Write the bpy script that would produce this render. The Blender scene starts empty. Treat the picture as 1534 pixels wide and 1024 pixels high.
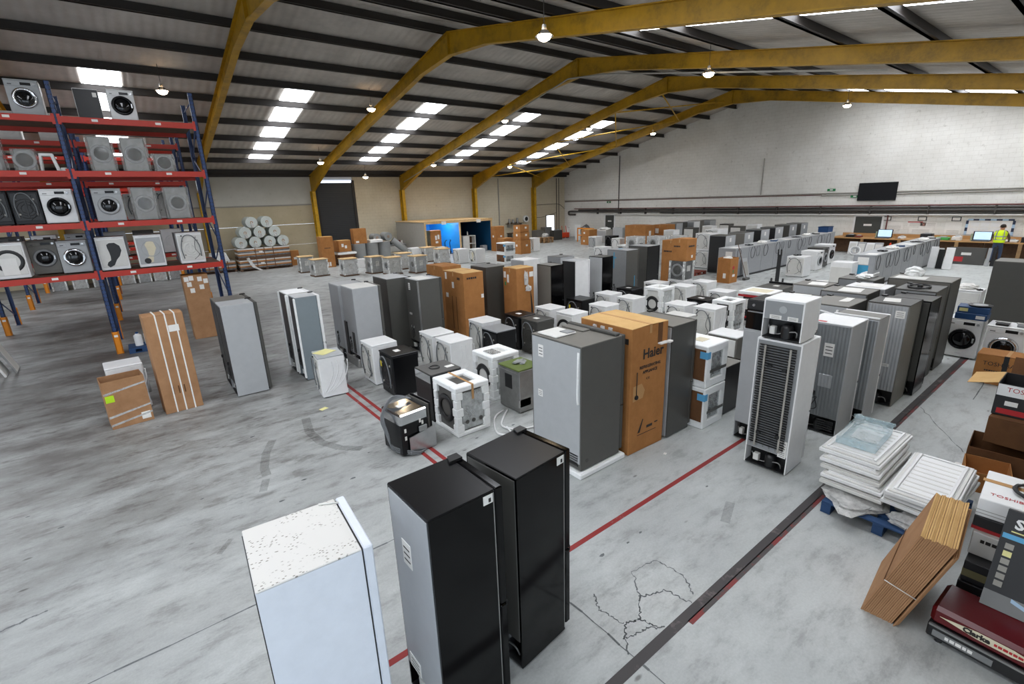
import bpy, bmesh, math, random
from mathutils import Vector, Matrix
random.seed(7)
SC = bpy.context.scene
COL = SC.collection
PI = math.pi
R = math.radians

# ------------------------------------------------------------------ camera
def cam_axes(yaw, pitch, roll):
    f = Vector((math.sin(yaw)*math.cos(pitch), math.cos(yaw)*math.cos(pitch), math.sin(pitch)))
    r = Vector((math.cos(yaw), -math.sin(yaw), 0)); u = r.cross(f)
    return math.cos(roll)*r + math.sin(roll)*u, -math.sin(roll)*r + math.cos(roll)*u, f
_r, _u, _f = cam_axes(R(37.63), R(-16.43), R(-2.026))
cd = bpy.data.cameras.new('camera'); cam = bpy.data.objects.new('camera', cd); COL.objects.link(cam)
cd.sensor_fit = 'HORIZONTAL'; cd.sensor_width = 36.0; cd.lens = 36.0*721.2/1534; cd.clip_end = 200; cd.clip_start = 0.05
cam.matrix_world = Matrix(((_r.x, _u.x, -_f.x, 0), (_r.y, _u.y, -_f.y, 0), (_r.z, _u.z, -_f.z, 3.6), (0, 0, 0, 1)))
SC.camera = cam
# ------------------------------------------------------------------ world, exposure
w = bpy.data.worlds.new('World'); SC.world = w; w.use_nodes = True
bg = w.node_tree.nodes['Background']; bg.inputs[0].default_value = (.76, .87, 1, 1); bg.inputs[1].default_value = 2.5
SKY_STRENGTH = 11.5      # daylight through the translucent roof sheets
LAMP_STRENGTH = 40.0
SC.view_settings.view_transform = 'Standard'
SC.view_settings.look = 'None'
SC.view_settings.exposure = 0.0
SC.view_settings.gamma = 1.0
SC.view_settings.use_curve_mapping = False
SC.cycles.max_bounces = 8
SC.cycles.transparent_max_bounces = 12
SC.cycles.use_denoising = True

# ------------------------------------------------------------------ materials
def lin(h):
    h = h.lstrip('#'); o = []
    for i in (0, 2, 4):
        v = int(h[i:i+2], 16)/255
        o.append(v/12.92 if v <= .04045 else ((v+.055)/1.055)**2.4)
    return (*o, 1)
MATS = {}
def nt(name):
    m = bpy.data.materials.new(name); m.use_nodes = True; t = m.node_tree
    MATS[name] = m
    return m, t, t.nodes['Principled BSDF']
def N(t, typ, **kw):
    n = t.nodes.new(typ)
    for k, v in kw.items():
        if k.startswith('i_'):
            n.inputs[k[2:].replace('_', ' ')].default_value = v
        else: setattr(n, k, v)
    return n
def L(t, a, ao, b, bi): t.links.new(a.outputs[ao], b.inputs[bi])
def ramp(t, src, so, stops):
    r = t.nodes.new('ShaderNodeValToRGB'); e = r.color_ramp.elements
    e[0].position, e[0].color = stops[0]; e[1].position, e[1].color = stops[-1]
    for p, c in stops[1:-1]:
        x = e.new(p); x.color = c
    t.links.new(src.outputs[so], r.inputs[0]); return r
def simple(name, hexc, rough=.5, metal=0, var=.12, scale=6, bump=0, spec=.5, bscale=60):
    m, t, b = nt(name); c = lin(hexc)
    b.inputs['Roughness'].default_value = rough; b.inputs['Metallic'].default_value = metal
    b.inputs['Specular IOR Level'].default_value = spec
    tc = N(t, 'ShaderNodeTexCoord'); no = N(t, 'ShaderNodeTexNoise', i_Scale=scale, i_Detail=5, i_Roughness=.65)
    L(t, tc, 'Object', no, 'Vector')
    d = tuple(max(0, x*(1-var)) for x in c[:3]) + (1,); e = tuple(min(1, x*(1+var*.6)) for x in c[:3]) + (1,)
    r = ramp(t, no, 'Fac', [(.32, d), (.68, e)]); L(t, r, 'Color', b, 'Base Color')
    if bump:
        n2 = N(t, 'ShaderNodeTexNoise', i_Scale=bscale, i_Detail=4); L(t, tc, 'Object', n2, 'Vector')
        bp = N(t, 'ShaderNodeBump', i_Strength=bump, i_Distance=.01); L(t, n2, 'Fac', bp, 'Height'); L(t, bp, 'Normal', b, 'Normal')
    return m
def emis(name, hexc, s):
    m, t, b = nt(name); b.inputs['Base Color'].default_value = lin(hexc)
    b.inputs['Emission Color'].default_value = lin(hexc); b.inputs['Emission Strength'].default_value = s
    return m

def m_floor():
    m, t, b = nt('floor_concrete')
    g = N(t, 'ShaderNodeNewGeometry')
    mp = N(t, 'ShaderNodeMapping'); mp.inputs['Scale'].default_value = (.55, 1.3, 1); mp.inputs['Rotation'].default_value = (0, 0, R(8))
    L(t, g, 'Position', mp, 'Vector')
    n1 = N(t, 'ShaderNodeTexNoise', i_Scale=.35, i_Detail=6, i_Roughness=.6); L(t, g, 'Position', n1, 'Vector')
    n2 = N(t, 'ShaderNodeTexNoise', i_Scale=3.4, i_Detail=10, i_Roughness=.72); L(t, mp, 'Vector', n2, 'Vector')
    n3 = N(t, 'ShaderNodeTexNoise', i_Scale=46, i_Detail=4, i_Roughness=.7); L(t, g, 'Position', n3, 'Vector')
    base = ramp(t, n1, 'Fac', [(.3, lin('#b4b8b7')), (.5, lin('#c1c5c3')), (.72, lin('#cccfcc'))])
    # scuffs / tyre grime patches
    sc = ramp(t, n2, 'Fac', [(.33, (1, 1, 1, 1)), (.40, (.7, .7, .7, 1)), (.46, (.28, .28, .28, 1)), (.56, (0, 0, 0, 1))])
    # floor tone darkens towards the racking (far left of the hall)
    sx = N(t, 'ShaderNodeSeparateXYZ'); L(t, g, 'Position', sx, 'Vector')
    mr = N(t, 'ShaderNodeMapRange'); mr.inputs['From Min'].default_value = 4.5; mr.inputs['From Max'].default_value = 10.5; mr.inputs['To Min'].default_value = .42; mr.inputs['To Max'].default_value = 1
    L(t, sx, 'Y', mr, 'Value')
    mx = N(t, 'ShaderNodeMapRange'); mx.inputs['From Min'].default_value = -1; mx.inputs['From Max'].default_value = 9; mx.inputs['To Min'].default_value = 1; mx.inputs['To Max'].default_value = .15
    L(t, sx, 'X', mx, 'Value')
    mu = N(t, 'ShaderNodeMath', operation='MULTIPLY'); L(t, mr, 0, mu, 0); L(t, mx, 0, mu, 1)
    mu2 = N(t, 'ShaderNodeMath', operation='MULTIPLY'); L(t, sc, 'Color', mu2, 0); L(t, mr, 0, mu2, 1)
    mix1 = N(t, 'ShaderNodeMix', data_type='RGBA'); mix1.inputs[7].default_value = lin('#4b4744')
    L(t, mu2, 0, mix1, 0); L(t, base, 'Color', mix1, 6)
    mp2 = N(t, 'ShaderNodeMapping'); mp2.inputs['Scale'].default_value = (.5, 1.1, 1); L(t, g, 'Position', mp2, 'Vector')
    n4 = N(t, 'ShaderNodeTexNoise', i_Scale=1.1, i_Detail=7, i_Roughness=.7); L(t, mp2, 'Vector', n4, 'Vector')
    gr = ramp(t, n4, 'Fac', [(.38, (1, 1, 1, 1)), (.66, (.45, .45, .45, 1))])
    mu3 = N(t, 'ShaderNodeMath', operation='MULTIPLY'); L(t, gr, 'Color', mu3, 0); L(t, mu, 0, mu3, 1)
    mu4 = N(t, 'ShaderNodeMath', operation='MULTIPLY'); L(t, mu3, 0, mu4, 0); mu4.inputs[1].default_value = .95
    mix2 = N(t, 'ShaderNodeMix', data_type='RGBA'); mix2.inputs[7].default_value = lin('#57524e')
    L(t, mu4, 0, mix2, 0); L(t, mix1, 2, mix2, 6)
    fine = ramp(t, n3, 'Fac', [(.3, (.9, .9, .9, 1)), (.7, (1.04, 1.04, 1.04, 1))])
    # small dark flecks
    vo = N(t, 'ShaderNodeTexVoronoi', i_Scale=2.6); L(t, mp, 'Vector', vo, 'Vector')
    fl = ramp(t, vo, 'Distance', [(.035, (.42, .41, .40, 1)), (.075, (1, 1, 1, 1))])
    m3 = N(t, 'ShaderNodeMix', data_type='RGBA', blend_type='MULTIPLY'); m3.inputs[0].default_value = 1
    L(t, mix2, 2, m3, 6); L(t, fine, 'Color', m3, 7)
    m4 = N(t, 'ShaderNodeMix', data_type='RGBA', blend_type='MULTIPLY'); m4.inputs[0].default_value = 1
    L(t, m3, 2, m4, 6); L(t, fl, 'Color', m4, 7)
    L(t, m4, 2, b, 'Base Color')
    rr = ramp(t, n2, 'Fac', [(.3, (.35, .35, .35, 1)), (.7, (.62, .62, .62, 1))]); L(t, rr, 'Color', b, 'Roughness')
    bp = N(t, 'ShaderNodeBump', i_Strength=.18, i_Distance=.01); L(t, n2, 'Fac', bp, 'Height'); L(t, bp, 'Normal', b, 'Normal')
m_floor()

def m_worn(name, hexc, under, thr, scale=5):
    m, t, b = nt(name)
    g = N(t, 'ShaderNodeNewGeometry'); no = N(t, 'ShaderNodeTexNoise', i_Scale=scale, i_Detail=8, i_Roughness=.7)
    L(t, g, 'Position', no, 'Vector')
    r = ramp(t, no, 'Fac', [(thr-.04, lin(under)), (thr+.04, lin(hexc))]); L(t, r, 'Color', b, 'Base Color')
    b.inputs['Roughness'].default_value = .6
m_worn('red_paint', '#8a2220', '#8f7f7d', .36)
m_worn('dark_joint', '#3c3838', '#6a5f5d', .40, 2.5)
m_worn('dark_joint_red', '#7a2a28', '#45403f', .50, 3)
simple('crack', '#6a6d6e', .8, var=.3, scale=20)
simple('cream', '#d6cdb2', .7, var=.06)

def m_wall(name, c0, c1, bw, bh, bumps=.25, dirt='#8d887c'):
    m, t, b = nt(name); g = N(t, 'ShaderNodeTexCoord')
    br = N(t, 'ShaderNodeTexBrick'); br.inputs['Scale'].default_value = 1; br.inputs['Brick Width'].default_value = bw; br.inputs['Row Height'].default_value = bh
    br.inputs['Mortar Size'].default_value = .008; br.inputs['Mortar Smooth'].default_value = .4
    uv = N(t, 'ShaderNodeUVMap'); L(t, uv, 'UV', br, 'Vector')
    n1 = N(t, 'ShaderNodeTexNoise', i_Scale=.5, i_Detail=8, i_Roughness=.7); L(t, uv, 'UV', n1, 'Vector')
    n2 = N(t, 'ShaderNodeTexNoise', i_Scale=3.5, i_Detail=9, i_Roughness=.75); L(t, uv, 'UV', n2, 'Vector')
    r = ramp(t, n1, 'Fac', [(.3, lin(c0)), (.7, lin(c1))])
    st = ramp(t, n2, 'Fac', [(.30, (1, 1, 1, 1)), (.42, (0, 0, 0, 1))])
    mu = N(t, 'ShaderNodeMath', operation='MULTIPLY'); L(t, st, 'Color', mu, 0); mu.inputs[1].default_value = .55
    mx = N(t, 'ShaderNodeMix', data_type='RGBA'); mx.inputs[7].default_value = lin(dirt); L(t, mu, 0, mx, 0); L(t, r, 'Color', mx, 6)
    m2 = N(t, 'ShaderNodeMix', data_type='RGBA', blend_type='MULTIPLY'); m2.inputs[0].default_value = 1
    mo = ramp(t, br, 'Fac', [(0, (1, 1, 1, 1)), (1, (.84, .83, .81, 1))]); L(t, mx, 2, m2, 6); L(t, mo, 'Color', m2, 7)
    L(t, m2, 2, b, 'Base Color'); b.inputs['Roughness'].default_value = .85
    bp = N(t, 'ShaderNodeBump', i_Strength=bumps, i_Distance=.02); bp.invert = True; L(t, br, 'Fac', bp, 'Height'); L(t, bp, 'Normal', b, 'Normal')
m_wall('wall_white', '#d3d1ca', '#e6e5e0', .44, .215)
m_wall('wall_cream', '#c3b89f', '#d3cab4', .44, .215, dirt='#8f8268')
m_wall('panel_cream', '#b5a98c', '#c6ba9e', 9, 9, dirt='#94876b')
m_wall('panel_white', '#bfbeb4', '#cfcec6', 9, 9)

def m_roof():
    m, t, b = nt('roof_sheet'); g = N(t, 'ShaderNodeNewGeometry')
    wv = N(t, 'ShaderNodeTexWave', i_Scale=1.1); wv.bands_direction = 'X'; wv.wave_profile = 'SIN'; wv.inputs['Scale'].default_value = 1.1
    L(t, g, 'Position', wv, 'Vector')
    n1 = N(t, 'ShaderNodeTexNoise', i_Scale=.7, i_Detail=8, i_Roughness=.7); L(t, g, 'Position', n1, 'Vector')
    r = ramp(t, n1, 'Fac', [(.3, lin('#a49d95')), (.7, lin('#c4bdb4'))]); L(t, r, 'Color', b, 'Base Color')
    b.inputs['Roughness'].default_value = .8
    bp = N(t, 'ShaderNodeBump', i_Strength=.5, i_Distance=.03); L(t, wv, 'Fac', bp, 'Height'); L(t, bp, 'Normal', b, 'Normal')
m_roof()
def m_yellow():
    m, t, b = nt('frame_yellow'); g = N(t, 'ShaderNodeNewGeometry')
    n1 = N(t, 'ShaderNodeTexNoise', i_Scale=1.4, i_Detail=9, i_Roughness=.75); L(t, g, 'Position', n1, 'Vector')
    r = ramp(t, n1, 'Fac', [(.28, lin('#6b5208')), (.5, lin('#a87f05')), (.7, lin('#bb8f08'))]); L(t, r, 'Color', b, 'Base Color')
    b.inputs['Roughness'].default_value = .5
m_yellow()
def m_card():
    for nm, a, c in (('cardboard', '#9c6a3c', '#b27c49'), ('cardboard_dull', '#97704f', '#ae8561'), ('cardboard_dark', '#5c3f29', '#6e4c31'), ('cardboard_light', '#c19a62', '#d2ad76')):
        m, t, b = nt(nm); tc = N(t, 'ShaderNodeTexCoord')
        no = N(t, 'ShaderNodeTexNoise', i_Scale=3, i_Detail=7, i_Roughness=.7); L(t, tc, 'Object', no, 'Vector')
        r = ramp(t, no, 'Fac', [(.3, lin(a)), (.7, lin(c))]); L(t, r, 'Color', b, 'Base Color')
        b.inputs['Roughness'].default_value = .85; b.inputs['Specular IOR Level'].default_value = .2
        wv = N(t, 'ShaderNodeTexWave', i_Scale=40); wv.bands_direction = 'X'; L(t, tc, 'Object', wv, 'Vector')
        bp = N(t, 'ShaderNodeBump', i_Strength=.08, i_Distance=.005); L(t, wv, 'Fac', bp, 'Height'); L(t, bp, 'Normal', b, 'Normal')
m_card()
def m_film(name, hexc, fac, rough=.18):
    m, t, b = nt(name); o = t.nodes['Material Output']
    tr = N(t, 'ShaderNodeBsdfTransparent'); mx = N(t, 'ShaderNodeMixShader')
    b.inputs['Base Color'].default_value = lin(hexc); b.inputs['Roughness'].default_value = rough
    tc = N(t, 'ShaderNodeTexCoord'); no = N(t, 'ShaderNodeTexNoise', i_Scale=7, i_Detail=6, i_Roughness=.7); L(t, tc, 'Object', no, 'Vector')
    mr = N(t, 'ShaderNodeMapRange'); mr.inputs['From Min'].default_value = .3; mr.inputs['From Max'].default_value = .7
    mr.inputs['To Min'].default_value = fac*.55; mr.inputs['To Max'].default_value = min(1, fac*1.4); L(t, no, 'Fac', mr, 'Value')
    bp = N(t, 'ShaderNodeBump', i_Strength=.9, i_Distance=.03); L(t, no, 'Fac', bp, 'Height'); L(t, bp, 'Normal', b, 'Normal')
    L(t, mr, 0, mx, 0); t.links.new(tr.outputs[0], mx.inputs[1]); t.links.new(b.outputs[0], mx.inputs[2]); t.links.new(mx.outputs[0], o.inputs[0])
m_film('film', '#b4b4b0', .34, .1); m_film('film_dark', '#7d7d7a', .42, .1); m_film('film_clear', '#e8eceb', .35); m_film('glass_tray', '#bfd6dc', .30, .08)
m_film('film_white', '#d9d9d6', .7); m_film('smear', '#3c3936', .2, .7)

def m_speck():
    m, t, b = nt('white_scuffed'); tc = N(t, 'ShaderNodeTexCoord'); sx = N(t, 'ShaderNodeSeparateXYZ')
    mp = N(t, 'ShaderNodeMapping'); mp.inputs['Scale'].default_value = (34, 60, 1); mp.inputs['Rotation'].default_value = (0, 0, R(20)); L(t, tc, 'Object', mp, 'Vector')
    vo = N(t, 'ShaderNodeTexVoronoi', i_Scale=1.0); L(t, mp, 'Vector', vo, 'Vector')
    no = N(t, 'ShaderNodeTexNoise', i_Scale=4.5, i_Detail=4); L(t, tc, 'Object', no, 'Vector')
    a = ramp(t, vo, 'Distance', [(.22, (1, 1, 1, 1)), (.30, (0, 0, 0, 1))]); c = ramp(t, no, 'Fac', [(.45, (0, 0, 0, 1)), (.52, (1, 1, 1, 1))])
    mu = N(t, 'ShaderNodeMath', operation='MULTIPLY'); L(t, a, 'Color', mu, 0); L(t, c, 'Color', mu, 1)
    mx = N(t, 'ShaderNodeMix', data_type='RGBA'); mx.inputs[6].default_value = lin('#d6d4cf'); mx.inputs[7].default_value = lin('#7f7a70'); L(t, mu, 0, mx, 0)
    L(t, mx, 2, b, 'Base Color'); b.inputs['Roughness'].default_value = .45
m_speck()
def m_swage():
    for nm, h, me, ro in (('galvanised', '#b4b6b8', .55, .42), ('galvanised_dark', '#8b8e90', .55, .45)):
        m, t, b = nt(nm); tc = N(t, 'ShaderNodeTexCoord')
        no = N(t, 'ShaderNodeTexNoise', i_Scale=4, i_Detail=6); L(t, tc, 'Object', no, 'Vector')
        c = lin(h); r = ramp(t, no, 'Fac', [(.3, tuple(x*.86 for x in c[:3])+(1,)), (.7, c)]); L(t, r, 'Color', b, 'Base Color')
        b.inputs['Metallic'].default_value = me; b.inputs['Roughness'].default_value = ro
        wv = N(t, 'ShaderNodeTexWave', i_Scale=7.0); wv.bands_direction = 'Y'; L(t, tc, 'Object', wv, 'Vector')
        bp = N(t, 'ShaderNodeBump', i_Strength=.3, i_Distance=.02); L(t, wv, 'Fac', bp, 'Height'); L(t, bp, 'Normal', b, 'Normal')
m_swage()
for a in (('white', '#e6e6e5', .38), ('white_cool', '#dfe4ec', .35), ('offwhite', '#d6d5d0', .5), ('paper', '#e6e4df', .8), ('paper_yellow', '#e2dc9a', .8),
          ('graphite', '#454440', .42), ('graphite_light', '#54534f', .42), ('taupe', '#6e6b64', .45), ('grey_paint', '#8d8f90', .42), ('grey_light', '#a9abac', .45), ('bluegrey', '#7d878c', .4),
          ('plastic_black', '#1b1b1c', .4), ('rubber', '#262627', .7), ('hose_grey', '#6f7274', .5), ('drum', '#4e4f52', .3), ('blue_tape', '#3f9cc4', .5), ('blue_label', '#5aa4cf', .6),
          ('orange', '#e58a12', .5), ('rack_blue', '#26406f', .45), ('beam_red', '#b8301f', .45), ('beam_orange', '#d8401c', .45), ('booth_blue', '#1890e6', .6), ('booth_blue_shaded', '#10517c', .6),
          ('yellow_tag', '#d8c31f', .5), ('red_ink', '#b02328', .6), ('ink', '#26221f', .7), ('green_sign', '#1f7a45', .5), ('pallet_blue', '#23436b', .7), ('foil_blue', '#17416f', .45),
          ('vest', '#d4f000', .7), ('vest_band', '#8e9191', .5), ('jeans', '#3d4b63', .85), ('skin', '#b98262', .6), ('hair', '#2a211b', .8), ('jumper', '#54433a', .85), ('boot', '#2c2926', .7),
          ('box_black', '#232325', .5), ('box_purple', '#2b2a4a', .5), ('red_metal', '#560a12', .3), ('green_pad', '#5d6b35', .9), ('label_lime', '#b9e21a', .6), ('chip', '#b58a58', .8),
          ('pipe_dark', '#45423f', .5), ('pipe_red', '#6b3a37', .6), ('conduit', '#9a978f', .6), ('purlin', '#2b2724', .6), ('shutter', '#2f3133', .5), ('orange_cone', '#e2491d', .6),
          ('foam_grey', '#8b8d8c', .85), ('bench_grey', '#9b9d9f', .55), ('door_dark', '#3f413d', .6), ('light_blue', '#a9c4dc', .6), ('navy', '#23304a', .6), ('green_plastic', '#47a04f', .5), ('pale_green', '#9fb49a', .6),
          ('tool_grey', '#7c7d7c', .5), ('olive_pallet', '#77704f', .8), ('redbrown', '#7a3a2c', .7)):
    simple(a[0], a[1], a[2], var=.045)
simple('foam', '#edeeec', .9, var=.05, scale=30, bump=.3, bscale=120)
simple('gloss_black', '#070708', .12, var=.1, spec=.22)
simple('satin_black', '#0e0e10', .3, var=.1, spec=.3)
simple('steel', '#b9babb', .28, metal=.9, var=.1)
simple('steel_dull', '#9a9a98', .45, metal=.7, var=.15)
simple('chrome', '#d5d6d8', .12, metal=1, var=.05)
simple('glass_dark', '#101113', .06, var=.05)
simple('film_metal', '#87888a', .22, metal=.45, var=.5, scale=9, bump=.9, bscale=14)
simple('film_metal_dark', '#55565a', .2, metal=.4, var=.5, scale=9, bump=.9, bscale=14)
simple('wood', '#a5825a', .8, var=.25, scale=9)
simple('wood_dark', '#5f4530', .8, var=.3, scale=9)
simple('wood_pale', '#cfae7c', .8, var=.2, scale=8)
simple('bubble_roll', '#c3cbc6', .55, var=.15, scale=25, bump=.6, bscale=50)
simple('silver_smooth', '#b6b9bc', .4, metal=.5, var=.04)
simple('coil_black', '#191a1b', .45, var=.1)
simple('dirty_yellow', '#c89b12', .5, var=.3, scale=5)
emis('screen', '#b8d4ec', .75)
emis('skylight', '#f4f8ff', SKY_STRENGTH)
emis('lamp_glow', '#ffe6c0', LAMP_STRENGTH)
emis('tube_glow', '#eaf4ff', 120.0)
emis('window_glow', '#eef3fb', 3.0)
emis('gap_glow', '#cfe0ff', 2.0)

# ------------------------------------------------------------------ mesh helpers
class MB:
    def __init__(s): s.v, s.f, s.m, s.sm = [], [], [], []
    def add(s, vs, fs, m='white', smooth=False):
        o = len(s.v); s.v += [tuple(x) for x in vs]
        for f in fs: s.f.append(tuple(i+o for i in f)); s.m.append(m); s.sm.append(smooth)
        return s
    def box(s, a, b, m='white', ch=0):
        x0, y0, z0 = a; x1, y1, z1 = b
        x0, x1 = sorted((x0, x1)); y0, y1 = sorted((y0, y1)); z0, z1 = sorted((z0, z1))
        if not ch:
            return s.add([(x0,y0,z0),(x1,y0,z0),(x1,y1,z0),(x0,y1,z0),(x0,y0,z1),(x1,y0,z1),(x1,y1,z1),(x0,y1,z1)],
                         [(0,3,2,1),(4,5,6,7),(0,1,5,4),(1,2,6,5),(2,3,7,6),(3,0,4,7)], m)
        c = min(ch, (x1-x0)*.45, (y1-y0)*.45, (z1-z0)*.45)
        vs, ix = [], {}
        X, Y, Z = (x0, x1), (y0, y1), (z0, z1)
        for i in (0, 1):
            for j in (0, 1):
                for k in (0, 1):
                    sx, sy, sz = (1-2*i)*c, (1-2*j)*c, (1-2*k)*c
                    for ax in range(3):
                        p = [X[i]+sx, Y[j]+sy, Z[k]+sz]; p[ax] = (X[i], Y[j], Z[k])[ax]
                        ix[i, j, k, ax] = len(vs); vs.append(tuple(p))
        fs = []
        cx, cy, cz = (x0+x1)/2, (y0+y1)/2, (z0+z1)/2
        def face(l):
            a_, b_, c_ = (Vector(vs[q]) for q in l[:3]); n = (b_-a_).cross(c_-a_); ctr = sum((Vector(vs[q]) for q in l), Vector())/len(l)-Vector((cx, cy, cz))
            fs.append(tuple(l) if n.dot(ctr) > 0 else tuple(reversed(l)))
        for v in (0, 1):
            face([ix[v,0,0,0], ix[v,1,0,0], ix[v,1,1,0], ix[v,0,1,0]])
            face([ix[0,v,0,1], ix[1,v,0,1], ix[1,v,1,1], ix[0,v,1,1]])
            face([ix[0,0,v,2], ix[1,0,v,2], ix[1,1,v,2], ix[0,1,v,2]])
        for p in (0, 1):
            for q in (0, 1):
                face([ix[p,q,0,0], ix[p,q,1,0], ix[p,q,1,1], ix[p,q,0,1]])
                face([ix[p,0,q,0], ix[p,1,q,0], ix[p,1,q,2], ix[p,0,q,2]])
                face([ix[0,p,q,1], ix[1,p,q,1], ix[1,p,q,2], ix[0,p,q,2]])
        for i in (0, 1):
            for j in (0, 1):
                for k in (0, 1): face([ix[i,j,k,0], ix[i,j,k,1], ix[i,j,k,2]])
        return s.add(vs, fs, m)
    def cyl(s, p0, p1, r0, r1=None, n=14, m='white', caps=True, smooth=True):
        r1 = r0 if r1 is None else r1
        p0, p1 = Vector(p0), Vector(p1); d = (p1-p0).normalized()
        a = d.orthogonal().normalized(); b = d.cross(a)
        vs = []
        for p, r in ((p0, r0), (p1, r1)):
            for i in range(n):
                t = 2*PI*i/n; vs.append(p+a*(r*math.cos(t))+b*(r*math.sin(t)))
        s.add(vs, [(i, (i+1) % n, n+(i+1) % n, n+i) for i in range(n)], m, smooth)
        if caps: s.add(vs, [tuple(reversed(range(n))), tuple(range(n, 2*n))], m)
        return s
    def ring(s, c, ax, r0, r1, t, n=24, m='white', smooth=True):
        """flat ring of thickness t along axis ax"""
        c = Vector(c); d = Vector(ax).normalized(); a = d.orthogonal().normalized(); b = d.cross(a); vs = []
        for r, h in ((r0, 0), (r1, 0), (r1-.15*(r1-r0), t), (r0+.15*(r1-r0), t)):
            for i in range(n):
                q = 2*PI*i/n; vs.append(c+d*h+a*(r*math.cos(q))+b*(r*math.sin(q)))
        fs = []
        for k in range(4):
            for i in range(n):
                j = (i+1) % n; k2 = (k+1) % 4; fs.append((k*n+i, k*n+j, k2*n+j, k2*n+i))
        return s.add(vs, fs, m, smooth)
    def dome(s, c, ax, r, h, n=20, k=4, m='white'):
        c = Vector(c); d = Vector(ax).normalized(); a = d.orthogonal().normalized(); b = d.cross(a); vs = []
        for j in range(k):
            t = j/k*PI/2
            for i in range(n):
                q = 2*PI*i/n; vs.append(c+d*(h*math.sin(t))+(a*math.cos(q)+b*math.sin(q))*(r*math.cos(t)))
        vs.append(c+d*h); fs = []
        for j in range(k-1):
            for i in range(n): fs.append((j*n+i, j*n+(i+1) % n, (j+1)*n+(i+1) % n, (j+1)*n+i))
        for i in range(n): fs.append(((k-1)*n+i, (k-1)*n+(i+1) % n, len(vs)-1))
        return s.add(vs, fs, m, True)
    def tube(s, pts, r, n=6, m='rubber', smooth_path=True, closed=False):
        P = [Vector(p) for p in pts]
        if smooth_path and len(P) > 2:
            Q = []
            for i in range(len(P)-1):
                a, b, c, d = P[max(i-1, 0)], P[i], P[i+1], P[min(i+2, len(P)-1)]
                for k in range(4):
                    t = k/4; Q.append(.5*((2*b)+(c-a)*t+(2*a-5*b+4*c-d)*t*t+(3*b-a-3*c+d)*t**3))
            Q.append(P[-1]); P = Q
        vs = []; up = None
        for i, p in enumerate(P):
            d = (P[min(i+1, len(P)-1)]-P[max(i-1, 0)])
            d = d.normalized() if d.length > 1e-9 else Vector((0, 0, 1))
            if up is None: up = d.orthogonal().normalized()
            up = (up-d*up.dot(d)); up = up.normalized() if up.length > 1e-6 else d.orthogonal().normalized()
            b = d.cross(up)
            for k in range(n):
                q = 2*PI*k/n; vs.append(p+up*(r*math.cos(q))+b*(r*math.sin(q)))
        fs = [(i*n+k, i*n+(k+1) % n, (i+1)*n+(k+1) % n, (i+1)*n+k) for i in range(len(P)-1) for k in range(n)]
        fs += [tuple(reversed(range(n))), tuple(range((len(P)-1)*n, len(P)*n))]
        return s.add(vs, fs, m, True)
    def prism(s, poly, ext, m='white'):
        """poly: list of 3d points (planar), ext: extrusion vector"""
        P = [Vector(p) for p in poly]; e = Vector(ext); n = len(P)
        nn = Vector((0, 0, 0))
        for i in range(n): nn += P[i].cross(P[(i+1) % n])
        if nn.dot(e) > 0: P = P[::-1]
        vs = P+[p+e for p in P]
        fs = [tuple(range(n)), tuple(reversed(range(n, 2*n)))]+[(i, n+i, n+(i+1) % n, (i+1) % n) for i in range(n)]
        return s.add(vs, fs, m)
    def blob(s, c, rad, jit=.25, m='film_white', sub=2, seed=0, flat=.5):
        bm = bmesh.new(); bmesh.ops.create_icosphere(bm, subdivisions=sub, radius=1); rd = random.Random(seed)
        ph = [rd.uniform(0, 6) for _ in range(6)]
        vs = []
        for v in bm.verts:
            k = 1+jit*(math.sin(5*v.co.x+ph[0])*math.cos(4*v.co.y+ph[1])+.6*math.sin(9*v.co.z+7*v.co.x+ph[2])+.4*rd.uniform(-1, 1))
            p = v.co*k; vs.append((c[0]+p.x*rad[0], c[1]+p.y*rad[1], max(c[2]+p.z*rad[2], c[2]-flat*rad[2])))
        fs = [tuple(v.index for v in f.verts) for f in bm.faces]; bm.free()
        return s.add(vs, fs, m, False)
    def build(s, name, parent=None, loc=None, rz=0):
        me = bpy.data.meshes.new(name); me.from_pydata(s.v, [], s.f)
        names = list(dict.fromkeys(s.m)); ix = {k: i for i, k in enumerate(names)}
        for k in names: me.materials.append(MATS[k])
        for p, k, sm in zip(me.polygons, s.m, s.sm): p.material_index = ix[k]; p.use_smooth = sm
        me.update()
        o = bpy.data.objects.new(name, me); COL.objects.link(o)
        if parent: o.parent = parent
        if loc is not None: o.location = loc
        if rz: o.rotation_euler.z = rz
        return o
def B(name, parent, a, b, m='white', ch=0): return MB().box(a, b, m, ch).build(name, parent)
LABELS = {}
def tag(o, label, cat, group=None, kind=None):
    o['label'] = label; o['category'] = cat
    if group: o['group'] = group
    if kind: o['kind'] = kind
    return o
def thing(name, label, cat, loc=(0, 0, 0), yaw=0, group=None):
    o = bpy.data.objects.new(name, None); COL.objects.link(o); o.location = loc; o.rotation_euler.z = R(yaw)
    o.empty_display_size = .1
    return tag(o, label, cat, group)
def struct(o, label=None):
    o['kind'] = 'structure'
    if label: o['label'] = label
    return o
def uvs(o, ax, ay):
    me = o.data; l = me.uv_layers.new(name='UVMap')
    for lp in me.loops:
        c = me.vertices[lp.vertex_index].co; l.data[lp.index].uv = (c[ax], c[ay])
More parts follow.
